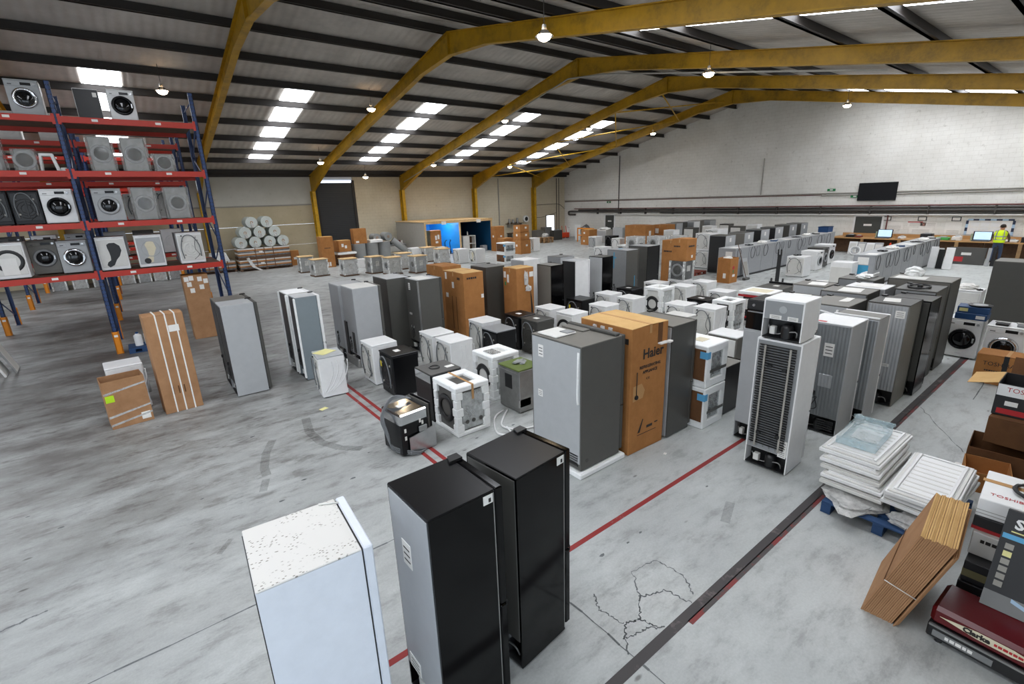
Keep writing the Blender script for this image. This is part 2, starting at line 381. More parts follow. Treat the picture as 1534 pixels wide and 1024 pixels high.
def text(parent, name, s, size, org, right, up, m='ink', depth=.0012, align='LEFT', bold=0):
    if s.startswith('~'):       # print too small to read in the photo: a row of short dark dashes
        r, u = Vector(right).normalized(), Vector(up).normalized(); n = r.cross(u); mb = MB(); x = 0; q = []
        for k in range(int(s[1:])):
            wd = size*(.5+.28*((k*7) % 3)/2); q.append((x, x+wd)); x += wd+size*.16
        sh = -x/2 if align == 'CENTER' else 0; og = Vector(org)
        for a, b in q: mb.prism([og+r*(a+sh), og+r*(b+sh), og+r*(b+sh)+u*size*.62, og+r*(a+sh)+u*size*.62], n*depth, m)
        return mb.build('printed_marks', parent)
    cu = bpy.data.curves.new('t', 'FONT'); cu.body = s; cu.size = size; cu.extrude = depth; cu.align_x = align; cu.offset = bold
    cu.resolution_u = 2
    to = bpy.data.objects.new('t', cu); COL.objects.link(to)
    dg = bpy.context.evaluated_depsgraph_get(); me = bpy.data.meshes.new_from_object(to.evaluated_get(dg))
    bpy.data.objects.remove(to); bpy.data.curves.remove(cu)
    r, u = Vector(right).normalized(), Vector(up).normalized(); n = r.cross(u)
    M = Matrix(((r.x, u.x, n.x, org[0]), (r.y, u.y, n.y, org[1]), (r.z, u.z, n.z, org[2]), (0, 0, 0, 1)))
    me.transform(M); me.materials.clear(); me.materials.append(MATS[m])
    o = bpy.data.objects.new(name, me); COL.objects.link(o); o.parent = parent
    return o
ORD = ['first', 'second', 'third', 'fourth', 'fifth', 'sixth', 'seventh', 'eighth', 'ninth', 'tenth', 'eleventh', 'twelfth', 'thirteenth', 'fourteenth', 'fifteenth', 'sixteenth', 'seventeenth', 'eighteenth', 'nineteenth', 'twentieth']

# ------------------------------------------------------------------ structure
XW, XE, YS, YN = -9.0, 34.0, -2.2, 35.0
RY, RZ, RS = 16.5, 9.62, 0.207           # ridge line, underside of the roof sheet, pitch
def roof_z(y): return RZ - (RS*(y-RY) if y > RY else .187*(RY-y))
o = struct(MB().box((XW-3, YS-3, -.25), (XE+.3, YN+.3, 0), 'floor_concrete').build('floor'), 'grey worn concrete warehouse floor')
FLOOR = o
# painted lines, joints and cracks in the slab
def strip(name, x0, y0, x1, y1, m, z=.0025): return MB().box((x0, y0, -.01), (x1, y1, z), m).build(name, FLOOR)
strip('painted_line', .4, 3.05, 6.9, 3.11, 'red_paint')
strip('painted_line', 7.0, 3.05, 12.5, 3.11, 'red_paint')
strip('painted_line', 2.82, 5.2, 2.88, 10.2, 'red_paint'); strip('painted_line', 2.98, 5.2, 3.045, 10.2, 'red_paint')
strip('slab_joint', -2, 1.755, 34, 1.845, 'dark_joint'); strip('painted_line', 3.2, 1.715, 14, 1.765, 'dark_joint_red')
def crack(pts, r=.006, seed=1, jit=.015, n=14):
    rd = random.Random(seed); mb = MB(); P = []
    for (a, b) in zip(pts[:-1], pts[1:]):
        for k in range(n):
            t = k/n; P.append((a[0]+(b[0]-a[0])*t+rd.uniform(-jit, jit), a[1]+(b[1]-a[1])*t+rd.uniform(-jit, jit)))
    P.append(pts[-1])
    for (a, b) in zip(P[:-1], P[1:]):
        d = Vector((b[0]-a[0], b[1]-a[1])); 
        if d.length < 1e-6: continue
        nrm = Vector((-d.y, d.x)).normalized()*(r*rd.uniform(.4, 1.3))
        mb.add([(a[0]-nrm.x, a[1]-nrm.y, .002), (b[0]-nrm.x, b[1]-nrm.y, .002), (b[0]+nrm.x, b[1]+nrm.y, .002), (a[0]+nrm.x, a[1]+nrm.y, .002)], [(0, 1, 2, 3)], 'crack')
    return mb.build('floor_crack', FLOOR)
crack([(-6, 4.47), (12, 4.47)], .008, 1, .008, 90); crack([(2.56, -2), (2.56, 3.9)], .009, 2, .01, 40)
crack([(2.55, 1.9), (2.75, 2.1), (2.9, 2.05), (3.1, 2.2), (3.35, 2.1), (3.4, 1.85)], .006, 4)
crack([(2.62, 2.0), (2.85, 1.95), (3.0, 1.86)], .006, 5); crack([(2.75, 2.1), (2.7, 2.35), (2.8, 2.5)], .005, 6); crack([(3.1, 2.2), (3.3, 2.45), (3.6, 2.4), (3.65, 2.1), (3.5, 1.9)], .006, 7)
crack([(2.9, 2.05), (2.95, 1.9)], .006, 8); crack([(-1.7, 5.66), (-1.3, 5.7)], .012, 9)
crack([(11, 1.2), (15, 1.3)], .008, 11); crack([(8.6, .9), (10, 1.7)], .006, 12)

# walls ------------------------------------------------------------
g = MB().prism([(XE, YS, 0), (XE, YN, 0), (XE, YN, roof_z(YN)), (XE, RY, RZ), (XE, YS, roof_z(YS))], (.25, 0, 0), 'wall_white').build('wall_east')
uvs(g, 1, 2); struct(g, 'white painted block gable wall')
EZ = roof_z(YN)
n = MB().box((13.3, YN, 0), (XE+.25, YN+.25, EZ+.2), 'wall_cream').build('wall_north'); uvs(n, 0, 2); struct(n, 'cream painted block side wall with yellow columns')
pn = bpy.data.objects.new('wall_north_2', None); COL.objects.link(pn); struct(pn, 'precast cream panel wall behind the racking')
for z0, z1, mm in ((0, 1.2, 'panel_cream'), (1.215, 2.52, 'panel_cream'), (2.535, 3.72, 'panel_cream'), (3.8, EZ+.2, 'panel_white')):
    for x0, x1 in ((XW, -2.62), (-2.6, 3.88), (3.9, 10.6)):
        p = MB().box((x0, YN+(.0 if z0 < 3.7 else .03), z0), (x1, YN+.2, z1), mm, .012).build('panel', pn); uvs(p, 0, 2)
MB().box((XW, YN-.03, 3.72), (10.6, YN+.1, 3.80), 'conduit').build('rail', pn)
MB().box((10.6, YN+.1, 5.2), (13.3, YN+.3, EZ+.2), 'wall_white').build('lintel', pn)
# south and west walls, unseen, with wide openings added to let daylight in
s_ = MB().box((1.6, YS-.25, 0), (XE, YS, roof_z(YS)+.2), 'wall_white').box((XW, YS-.25, 0), (-8, YS, 4.7), 'wall_white').box((XW, YS-.25, 4.7), (1.6, YS, roof_z(YS)+.2), 'wall_white').build('wall_south'); uvs(s_, 0, 2); struct(s_)
mb = MB()
for y0, y1 in ((YS, 2), (8.5, 12), (18.5, 22), (28.5, YN)): mb.box((XW-.25, y0, 0), (XW, y1, 5.2), 'wall_white')
mb.prism([(XW, YS, 5.2), (XW, YN, 5.2), (XW, YN, roof_z(YN)), (XW, RY, RZ), (XW, YS, roof_z(YS))], (-.25, 0, 0), 'wall_white')
ww = mb.build('wall_west'); uvs(ww, 1, 2); struct(ww)
# roof ---------------------------------------------------------------
for nm, ya, yb in (('ceiling', RY, YN+.4), ('ceiling_2', RY, YS-.4)):
    za, zb = roof_z(ya), roof_z(yb)
    c = MB().prism([(XW-.3, ya, za), (XW-.3, yb, zb), (XW-.3, yb, zb+.08), (XW-.3, ya, za+.08)], (XE-XW+.6, 0, 0), 'roof_sheet').build(nm); struct(c, 'grey corrugated pitched roof lining')
    if nm == 'ceiling': CEIL = c
PUR = [16.72, 18.5, 20.4, 22.25, 24.1, 26.45, 28.6, 30.6, 32.2, 34.4]
PURS = [14.5, 12.7, 11.05, 9.4, 6.25, 4.15, 2.2, .3, -1.5]
for y in PUR+PURS:
    z = roof_z(y)-.012
    MB().box((XW, y-.045, z-.24), (XE-.02, y+.045, z), 'purlin').box((XW, y-.11, z-.24), (XE-.02, y+.045, z-.215), 'purlin').build('purlin', CEIL)
MB().box((XW, YN-.32, EZ-.28), (XE, YN-.06, EZ-.02), 'purlin').build('eaves_beam', CEIL)
SKX = (-12.6, -6.4, -.15, 6.35, 12.85, 19.15, 25.65)
for x in SKX:
    if x < XW: continue
    for sgn in (1, -1):
        for a, b in (zip(PUR[3:-2], PUR[4:-1]) if sgn > 0 else zip(PURS[3:-1], PURS[2:-2])):
            y0, y1 = a+.1, b-.1
            za, zb = roof_z(y0)-.02, roof_z(y1)-.02
            MB().prism([(x, y0, za), (x, y1, zb), (x, y1, zb-.015), (x, y0, za-.015)], (1.12, 0, 0), 'skylight').build('skylight_panel', CEIL)

# skylight strip between the last frame and the gable, south slope
for a, b in zip(PURS[3:-1], PURS[2:-2]):
    y0, y1 = a+.1, b-.1; za, zb = roof_z(y0)-.02, roof_z(y1)-.02
    MB().prism([(30.9, y0, za), (30.9, y1, zb), (30.9, y1, zb-.015), (30.9, y0, za-.015)], (1.12, 0, 0), 'skylight').build('skylight_panel', CEIL)
# tyre smears and spots on the slab
def smear(pts, w0, seed):
    rd = random.Random(seed); mb = MB(); P = [Vector((a, b, 0)) for a, b in pts]
    for (a, b) in zip(P[:-1], P[1:]):
        d = (b-a).normalized(); nrm = Vector((-d.y, d.x, 0))
        q = nrm*w0; v = Vector((0, 0, .0022)); e = d*.004
        mb.add([a-q+v, b-q+e+v, b+q+e+v, a+q+v], [(0, 1, 2, 3)], 'smear')
    o = mb.build('tyre_smear', FLOOR); o['kind'] = 'stuff'; return o
smear([(1.86, 8.5), (1.75, 7.9), (1.78, 7.4), (1.95, 7.0), (2.2, 6.75)], .07, 1); smear([(1.2, 8.0), (1.02, 7.6), (.9, 7.15), (.88, 6.9)], .06, 2); smear([(.75, 6.5), (.85, 6.8)], .05, 3)
smear([(.1, 5.5), (.25, 5.7)], .03, 5); smear([(4.7, 2.25), (5.1, 2.4)], .05, 8)
for k in range(26):
    rd = random.Random(200+k); x, y = rd.uniform(-2, 5.5), rd.uniform(1.0, 8.5); r = rd.uniform(.012, .035)
    MB().prism([(x+r*(1.6 if q % 2 else 1)*math.cos(q*.9+k), y+r*.6*math.sin(q*.9+k), 0) for q in range(7)], (0, 0, .0022), 'crack').build('oil_spot', FLOOR)
# yellow portal frames --------------------------------------------------
def portal(x, lab):
    t = bpy.data.objects.new('portal_frame', None); COL.objects.link(t); struct(t, lab)
    fw = .11
    def plate(poly2, x0, x1, nm):       # poly2 in (y,z)
        return MB().prism([(x0, y, z) for y, z in poly2], (x1-x0, 0, 0), 'frame_yellow').build(nm, t)
    for sg, yc in ((1, YN-.02), (-1, YS+.02)):
        def Y(y): return y if sg > 0 else 2*RY-y
        ye = YN-.02 if sg > 0 else 2*RY-YS-.02
        top = [(q, roof_z(Y(q))-.26) for q in (RY, ye)]
        bd = [(RY, .72), (RY+2.2, .47), (ye-4.2, .44), (ye-.45, 1.02)]
        bot = [(q, roof_z(Y(q))-.26-d) for q, d in bd]
        poly = [(Y(a), b) for a, b in top[:1]+top[1:]]+[(Y(ye), bot[-1][1]-.05)]+[(Y(a), b) for a, b in bot[::-1]]
        plate(poly, x-.012, x+.012, 'rafter_web')
        plate([(Y(RY), top[0][1]), (Y(ye), top[1][1]), (Y(ye), top[1][1]-.025), (Y(RY), top[0][1]-.025)], x-fw, x+fw, 'rafter_flange')
        fl = bot+[(a, b-.03) for a, b in bot[::-1]]
        mb = MB()
        for (p, q) in zip(bot[:-1], bot[1:]):
            mb.prism([(x-fw, Y(p[0]), p[1]), (x-fw, Y(q[0]), q[1]), (x-fw, Y(q[0]), q[1]-.03), (x-fw, Y(p[0]), p[1]-.03)], (2*fw, 0, 0), 'frame_yellow')
        mb.build('bottom_flange', t)
        zc = bot[-1][1]
        ca, cb = sorted((Y(ye-.42), Y(ye)))
        MB().box((x-.012, ca, 0), (x+.012, cb, zc), 'frame_yellow').build('column_web', t)
        MB().box((x-fw, Y(ye-.45)-.015, 0), (x+fw, Y(ye-.45)+.015, zc), 'dirty_yellow').box((x-fw, Y(ye)-.015, 0), (x+fw, Y(ye)+.015, zc), 'dirty_yellow').build('column_flange', t)
    plate([(RY-.02, RZ-.26), (RY+.02, RZ-.26), (RY+.02, RZ-1.0), (RY-.02, RZ-1.0)], x-fw, x+fw, 'apex_plate')
    return t
for x, nm in ((-2.6, 'above the left racking'), (3.9, 'beside the racking end'), (10.4, 'nearest in full view'), (16.9, 'with pipe along its lower edge'), (23.4, 'second from the gable wall'), (29.88, 'closest to the gable wall')):
    t = portal(x, 'yellow steel portal frame '+nm)
    if abs(x-16.9) < .1:
        MB().tube([(16.75, y, roof_z(y)-.26-.62) for y in (34, 30, 25, 20, 17)]+[(16.75, y, roof_z(y)-.26-.64) for y in (15, 10, 5)], .03, 6, 'conduit', False).build('conduit_pipe', t)
# wind braces between the last two frames
br = bpy.data.objects.new('wind_bracing', None); COL.objects.link(br); struct(br, 'thin yellow cross bracing between the last two frames')
for ya, yb in ((33.5, 30), (30, 25.2), (25.2, 20), (20, 17)):
    MB().tube([(23.5, ya, roof_z(ya)-.7), (29.8, yb, roof_z(yb)-.7)], .035, 6, 'dirty_yellow', False).build('brace', br)
    MB().tube([(23.5, yb, roof_z(yb)-.74), (29.8, ya, roof_z(ya)-.74)], .035, 6, 'dirty_yellow', False).build('brace', br)
# high bay lamps -----------------------------------------------------------
def lamp(x, y, drop, label):
    z = roof_z(y)-drop
    t = thing('high_bay_lamp', label, 'lamp', (x, y, z), 0, 'high bay lamps under the roof')
    MB().cyl((0, 0, .22), (0, 0, drop), .008, n=6, m='purlin').build('suspension_cable', t)
    MB().cyl((0, 0, .1), (0, 0, .24), .07, .05, n=12, m='steel_dull').build('ballast_housing', t)
    MB().cyl((0, 0, 0), (0, 0, .12), .22, .09, n=20, m='chrome', caps=False).build('reflector', t)
    MB().dome((0, 0, .02), (0, 0, -1), .17, .13, 20, 4, 'lamp_glow').build('bulb', t)
for x, y, d, l in ((2.0, 22.0, .85, 'glowing lamp hanging right above the rack tops'), (9.6, 22.0, .85, 'glowing lamp on the nearest full frame, left slope'), (17.0, 22.0, .85, 'glowing lamp beside the frame with the pipe, upper'),
                   (9.6, 29.8, .85, 'glowing lamp over the roller shutter column'), (17.0, 29.9, .85, 'glowing lamp over the blue booth column'), (23.5, 30.0, .85, 'glowing lamp low on the second frame from the gable'),
                   (23.58, 22.1, .85, 'glowing lamp high on the second frame from the gable'), (29.8, 22.0, .85, 'glowing lamp on the last frame, near the gable wall'), (13.4, 32.8, .85, 'small lamp beside the top of the black shutter'),
                   (8.75, 9.68, 1.05, 'brightest large lamp in front of the near ridge beam'), (16.3, 9.92, 1.0, 'bright lamp right of the second ridge beam'), (29.0, 10.1, .95, 'bright lamp high before the white gable wall')):
    lamp(x, y, d, l)

# doors, shutter, window, pipes on the walls --------------------------------------
d = bpy.data.objects.new('door_1', None); COL.objects.link(d); struct(d, 'tall black roller shutter with daylight at its top')
for k in range(40):
    z = .02+k*.128; MB().box((10.78, YN+.02, z), (13.2, YN+.06, z+.128), 'shutter', .012).build('slat', d)
MB().box((10.7, YN+.0, 5.17), (13.25, YN+.1, 5.3), 'gap_glow').build('daylight_gap', d)
MB().box((10.6, YN-.05, 0), (10.78, YN+.12, 5.3), 'purlin').box((13.2, YN-.05, 0), (13.38, YN+.12, 5.3), 'purlin').build('guide_rail', d)
for k, (y0, y1, zt) in enumerate(((28.75, 29.75, 2.0), (9.2, 10.5, 1.98))):
    d = bpy.data.objects.new('door_%d' % (k+2), None); COL.objects.link(d); struct(d, ('dark grey door near the far corner of the gable wall', 'dark grey door behind the wooden bench')[k])
    MB().box((XE-.04, y0, 0), (XE, y1, zt), 'door_dark', .01).build('leaf', d)
    MB().box((XE-.06, y0-.09, 0), (XE, y0, zt+.09), 'white').box((XE-.06, y1, 0), (XE, y1+.09, zt+.09), 'white').box((XE-.06, y0, zt), (XE, y1, zt+.09), 'white').build('frame', d)
    MB().box((XE-.05, (y0+y1)/2-.2, 1.45), (XE-.039, (y0+y1)/2+.2, 1.56), 'paper').build('sign_plate', d)
    MB().cyl((XE-.09, y1-.1, 1.0), (XE-.04, y1-.1, 1.0), .025, n=8, m='steel').build('handle', d)
d = bpy.data.objects.new('window_1', None); COL.objects.link(d); struct(d, 'bright open doorway panel in the far corner')
MB().box((31.6, YN-.05, .0), (32.55, YN+.02, 2.05), 'window_glow').build('pane', d)
MB().box((31.5, YN-.06, 0), (31.6, YN, 2.12), 'conduit').box((32.55, YN-.06, 0), (32.65, YN, 2.12), 'conduit').box((31.6, YN-.06, 2.05), (32.55, YN, 2.12), 'conduit').build('window_frame', d)
pr_ = bpy.data.objects.new('pipe_run', None); COL.objects.link(pr_); struct(pr_, 'dark pipes running along the gable wall')
for y0, y1, z, r, m, off in ((YS, 33.6, 2.33, .085, 'pipe_dark', .14), (YS, 33.0, 2.47, .05, 'pipe_dark', .12), (YS, 33.6, 2.58, .035, 'pipe_red', .07), (YS, 24, 2.2, .04, 'pipe_dark', .12), (YS, 34.9, 3.32, .035, 'conduit', .05), (YS, 12.5, 3.2, .03, 'conduit', .05), (12.5, 34.9, 3.24, .02, 'pipe_red', .03)):
    MB().cyl((XE-off, y0, z), (XE-off, y1, z), r, n=10, m=m).build('pipe', pr_)
MB().box((XE-.2, YS, 2.06), (XE, 30, 2.12), 'offwhite').build('white_ledge', pr_)
for y in [2+i*2.6 for i in range(12)]: MB().box((XE-.24, y-.03, 2.12), (XE, y+.03, 2.56), 'pipe_dark').build('pipe_bracket', pr_)
MB().cyl((XE-.04, 28.3, 2.1), (XE-.04, 28.3, 6.85), .04, n=8, m='pipe_dark').build('pipe', pr_)
MB().cyl((XE-.04, 16.2, 3.3), (XE-.04, 16.2, 5.65), .035, n=8, m='conduit').build('pipe', pr_)
MB().cyl((XE-.04, 8.95, .9), (XE-.04, 8.95, 2.1), .035, n=8, m='pipe_red').build('pipe', pr_)
MB().tube([(XE-.14, 33.6, 2.33), (XE-.14, 34.2, 2.33), (XE-.14, 34.3, 2.2), (XE-.14, 34.2, 2.05), (XE-.14, 33.4, 2.05)], .08, 8, 'pipe_dark').build('pipe_bend', pr_)
for x in (33.2, 32.9): MB().cyl((x, YN-.05, .6), (x, YN-.05, 5.4), .03, n=8, m='pipe_dark').build('pipe', pr_)
MB().tube([(30.1, YN-.05, 3.05), (32, YN-.05, 3.1), (33.2, YN-.05, 3.05), (33.9, YN-.08, 2.6)], .02, 6, 'pipe_dark').build('pipe', pr_)
MB().tube([(30.1, YN-.05, 2.0), (31, YN-.05, 1.95), (32.9, YN-.05, 2.3)], .02, 6, 'pipe_dark').build('pipe', pr_)
MB().cyl((26.05, YN-.03, 1.5), (26.05, YN-.03, 5.4), .05, n=8, m='conduit').build('pipe', pr_)
# television, signs, frames, posters on the gable wall
t = thing('wall_television', 'black flat television mounted high on the white gable wall', 'television', (XE-.03, 9.65, 2.86))
MB().box((-.09, -.92, 0), (-.02, .92, .98), 'satin_black', .01).build('screen', t); MB().box((-.03, -.2, .3), (.03, .2, .7), 'steel_dull').build('wall_bracket', t)
for k, (y, z, l) in enumerate(((12.0, 3.52, 'green exit sign left of the wall television'), (10.72, 3.12, 'small green sign just under the television corner'), (29.4, 3.12, 'small green exit sign at the far end of the pipe'))):
    t = thing('exit_sign', l, 'sign', (XE-.02, y, z)); MB().box((-.03, -.22, -.07), (0, .22, .07), 'green_sign', .006).build('sign_face', t); MB().box((-.034, -.08, -.03), (-.03, .08, .03), 'paper').build('pictogram', t)
for k, (y, l) in enumerate(((8.97, 'leftmost small black framed certificate above the bench'), (7.4, 'middle small black framed certificate above the bench'), (6.0, 'rightmost small black framed certificate above the bench'))):
    t = thing('framed_certificate', l, 'picture', (XE, y, 1.87)); MB().box((-.03, -.19, -.11), (0, .19, .11), 'plastic_black').build('frame', t); MB().box((-.034, -.15, -.075), (-.03, .15, .075), 'paper').build('sheet', t)
for k, (y0, y1, z0, z1, m, l) in enumerate(((7.35, 8.0, 1.45, 1.72, 'paper', 'white poster with a red header above the bench'), (6.75, 7.25, 1.46, 1.7, 'paper', 'pale poster right of the dark red notice'), (7.2, 7.45, 1.5, 1.66, 'redbrown', 'small dark red notice between two posters'),
        (8.2, 9.0, 1.3, 1.68, 'paper', 'large white notice under the leftmost frame'), (6.9, 7.9, 1.12, 1.4, 'paper', 'wide pale notice low on the wall above the bench'), (5.75, 6.4, 1.1, 1.7, 'paper', 'white schedule sheet under the rightmost frame'))):
    t = thing('wall_poster', l, 'poster', (XE, (y0+y1)/2, z0)); hw = (y1-y0)/2
    MB().box((-.006, -hw, 0), (0, hw, z1-z0), m).build('sheet', t)
    if k == 0: MB().box((-.009, -hw, z1-z0-.05), (-.006, hw, z1-z0), 'red_ink').build('header', t)
    for q in range(3): MB().box((-.008, -hw*.8, .04+q*.06), (-.006, hw*.7, .055+q*.06), 'conduit').build('printed_line', t)
t = thing('planning_board', 'white planning board edged in navy and pale blue', 'board', (XE-.012, 4.7, 1.1))
MB().box((-.02, -.85, 0), (0, .85, .78), 'paper').build('panel', t)
for i in range(8): MB().box((-.03, -.85+i*.2125, .70), (-.02, -.85+(i+1)*.2125, .78), ('navy', 'light_blue')[i % 2]).build('edge_block', t)
for s2 in (-1, 1):
    for i in range(4): MB().box((-.03, s2*.85-.05, i*.175), (-.02, s2*.85+.05, (i+1)*.175), ('light_blue', 'navy')[i % 2]).build('edge_block', t)
for i in range(2):
    for j in range(4): MB().box((-.025, -.72+j*.37, .12+i*.28), (-.02, -.42+j*.37, .34+i*.28), 'white').build('notice_sheet', t)

# ------------------------------------------------------------------ builders
# appliance local frame: origin on the floor at the footprint centre, front (door) = +X, back = -X, width along Y
def corner(x, y, sx, sy, yaw, z=0):
    """centre of a footprint whose nearest corner (min x, min y when yaw = 0) stands at x, y"""
    a = R(yaw); return (x+math.cos(a)*sx/2-math.sin(a)*sy/2, y+math.sin(a)*sx/2+math.cos(a)*sy/2, z)
def fridge(label, x, y, sx, sy, h, yaw=0, body='grey_paint', back='galvanised', door=None, top=None, split=.36, stickers=(), coil=False, comp=True, hinge=True,
           cable=True, z=0, name='fridge_freezer', cat='fridge', flip=False, group=None, foam=0, lite=False, vent=False, strips=0, label_side=None):
    door = door or body; top = top or body
    t = thing(name, label, cat, corner(x, y, sx, sy, yaw, z), yaw+(180 if flip else 0), group)
    hx, hy = sx/2, sy/2; z0 = .02+foam; bx = hx-.07
    if foam: MB().box((-hx-.05, -hy-.05, 0), (hx+.02, hy+.05, foam), 'foam', .015).build('foam_base', t)
    nz = .27 if comp else z0+.005; nd = .17 if comp else .004
    MB().prism([(-hx+nd, -hy, z0), (bx, -hy, z0), (bx, -hy, h-.012), (-hx, -hy, h-.012), (-hx, -hy, nz+foam), (-hx+nd, -hy, nz+foam)], (0, sy, 0), body).build('cabinet', t)
    MB().box((-hx, -hy, h-.014), (bx, hy, h), top, .005).build('top_panel', t)
    MB().box((-hx-.006, -hy+.018, nz+foam+.005), (-hx+.002, hy-.018, h-.025), back, .003).build('back_panel', t)
    if comp:
        MB().box((-hx, -hy, z0), (-hx+nd, -hy+.014, nz+foam), body).build('side_cheek', t); MB().box((-hx, hy-.014, z0), (-hx+nd, hy, nz+foam), body).build('side_cheek', t)
        MB().box((-hx, -hy+.014, z0), (-hx+nd, hy-.014, z0+.015), 'plastic_black').build('compressor_tray', t)
        MB().box((-hx+nd-.004, -hy+.014, z0+.01), (-hx+nd-.001, hy-.014, nz+foam), 'plastic_black').build('recess_liner', t)
        MB().box((-hx+.002, -hy+.014, nz+foam-.004), (-hx+nd, hy-.014, nz+foam-.001), 'plastic_black').build('recess_roof', t)
        cz = z0+.1
        c = MB().cyl((-hx+.08, -.04, z0+.015), (-hx+.08, -.04, cz+.05), .07, .07, 12, 'plastic_black').dome((-hx+.08, -.04, cz+.05), (0, 0, 1), .07, .05, 12, 3, 'plastic_black').build('compressor', t)
        MB().tube([(-hx+.05, -hy*.7, z0+.04), (-hx+.03, -.15, z0+.12), (-hx+.05, .1, z0+.05), (-hx+.03, hy*.7, z0+.16)], .008, 5, 'steel_dull').build('copper_pipe', c)
        MB().box((-hx+.02, hy*.35, z0+.05), (-hx+.09, hy*.62, z0+.15), 'offwhite', .006).build('relay_box', t)
    if vent:
        for k in range(5): MB().box((-hx-.006, -hy+.05, z0+.05+k*.035), (-hx+.004, -hy*.1, z0+.072+k*.035), 'plastic_black').build('vent_slot', t)
    gk = MB().box((bx, -hy+.02, z0+.06), (bx+.014, hy-.02, h-.012), 'rubber').build('gasket', t)
    zs = z0+.05+(h-z0-.05)*split
    for k, (a, b) in enumerate(((z0+.05, zs-.006), (zs+.006, h))):
        d = MB().box((bx+.012, -hy, a), (hx, hy, b), door, .008).build('door', t)
        MB().box((hx-.012, -hy-.001, (b if k == 0 else a)-.02), (hx-.002, -hy+.004, (b if k == 0 else a)+.02), 'plastic_black').build('door_hinge', d)
    MB().box((bx, -hy+.03, z0), (bx+.03, hy-.03, z0+.05), 'plastic_black').build('plinth', t)
    if hinge: MB().prism([(bx-.05, hy-.09, h), (hx-.01, hy-.09, h), (hx-.01, hy-.01, h), (bx-.02, hy-.01, h)], (0, 0, .02), 'plastic_black' if body != 'white' else 'offwhite').build('hinge_cover', t)
    for s1 in (-1, 1):
        for s2 in (-1, 1): MB().cyl((s1*(hx-.09 if s1 > 0 else hx-.2), s2*(hy-.06), foam), (s1*(hx-.09 if s1 > 0 else hx-.2), s2*(hy-.06), z0), .02, n=8, m='rubber').build('foot', t)
    for u, v, a, b in stickers:          # u across width, v height, size a x b
        st = MB().box((-hx-.0085, u-a/2, v-b/2), (-hx-.005, u+a/2, v+b/2), 'paper').build('sticker', t)
        for q in range(3): MB().box((-hx-.0095, u-a*.35, v-b*.3+q*b*.25), (-hx-.0085, u+a*.35, v-b*.3+q*b*.25+b*.06), 'ink').build('printed_line', st)
    if coil:
        zt, zb = h-.075, nz+foam+.05
        n_ = int((zt-zb)/.034); w_ = hy-.05
        pts = []
        for k in range(n_):
            zz = zt-k*.034; sg = 1 if k % 2 else -1
            pts += [(-hx-.03, -sg*w_, zz), (-hx-.03, sg*w_, zz)]
        MB().tube(pts, .0085, 5, 'coil_black', False).build('condenser_tube', t)
        for q in range(26):
            yy = -w_+.02+q*(2*w_-.04)/25
            if q % 5 == 0: MB().tube([(-hx-.022, yy, zt), (-hx-.022, yy, zb)], .004, 4, 'steel_dull', False).build('condenser_wire', t)
        for yy in (-w_*.72, w_*.66): MB().box((-hx-.045, yy-.012, zb), (-hx-.036, yy+.012, zt), 'conduit').build('bracket_strip', t)
        for yy, zz in ((-w_*.5, zt-.28), (w_*.3, zt-.26), (w_*.5, zb+.2), (-w_*.6, zb+.22)): MB().box((-hx-.055, yy-.025, zz-.018), (-hx-.02, yy+.025, zz+.018), 'plastic_black').build('spacer_clip', t)
    elif cable and not lite:
        MB().tube([(-hx-.012, hy*.3, nz+foam+.02), (-hx-.02, hy*.35, nz+.22), (-hx-.02, hy*.05, nz+.3), (-hx-.02, hy*.3, nz+.1), (-hx-.02, 0, nz+.14), (-hx-.02, hy*.2, nz+.34)], .006, 5, 'rubber').build('power_cable', t)
        MB().cyl((-hx-.02, hy*.2, nz+.33), (-hx-.02, hy*.2, nz+.39), .02, n=8, m='plastic_black').build('plug', t)
    for k in range(strips):              # white foam packing strips running up the corners
        yy = (-hy+.01, hy-.01)[k % 2]; MB().box((-hx-.035, yy-.035, z0+.05), (-hx+.0, yy+.035, h-.02), 'foam', .01).build('foam_strip', t)
    return t

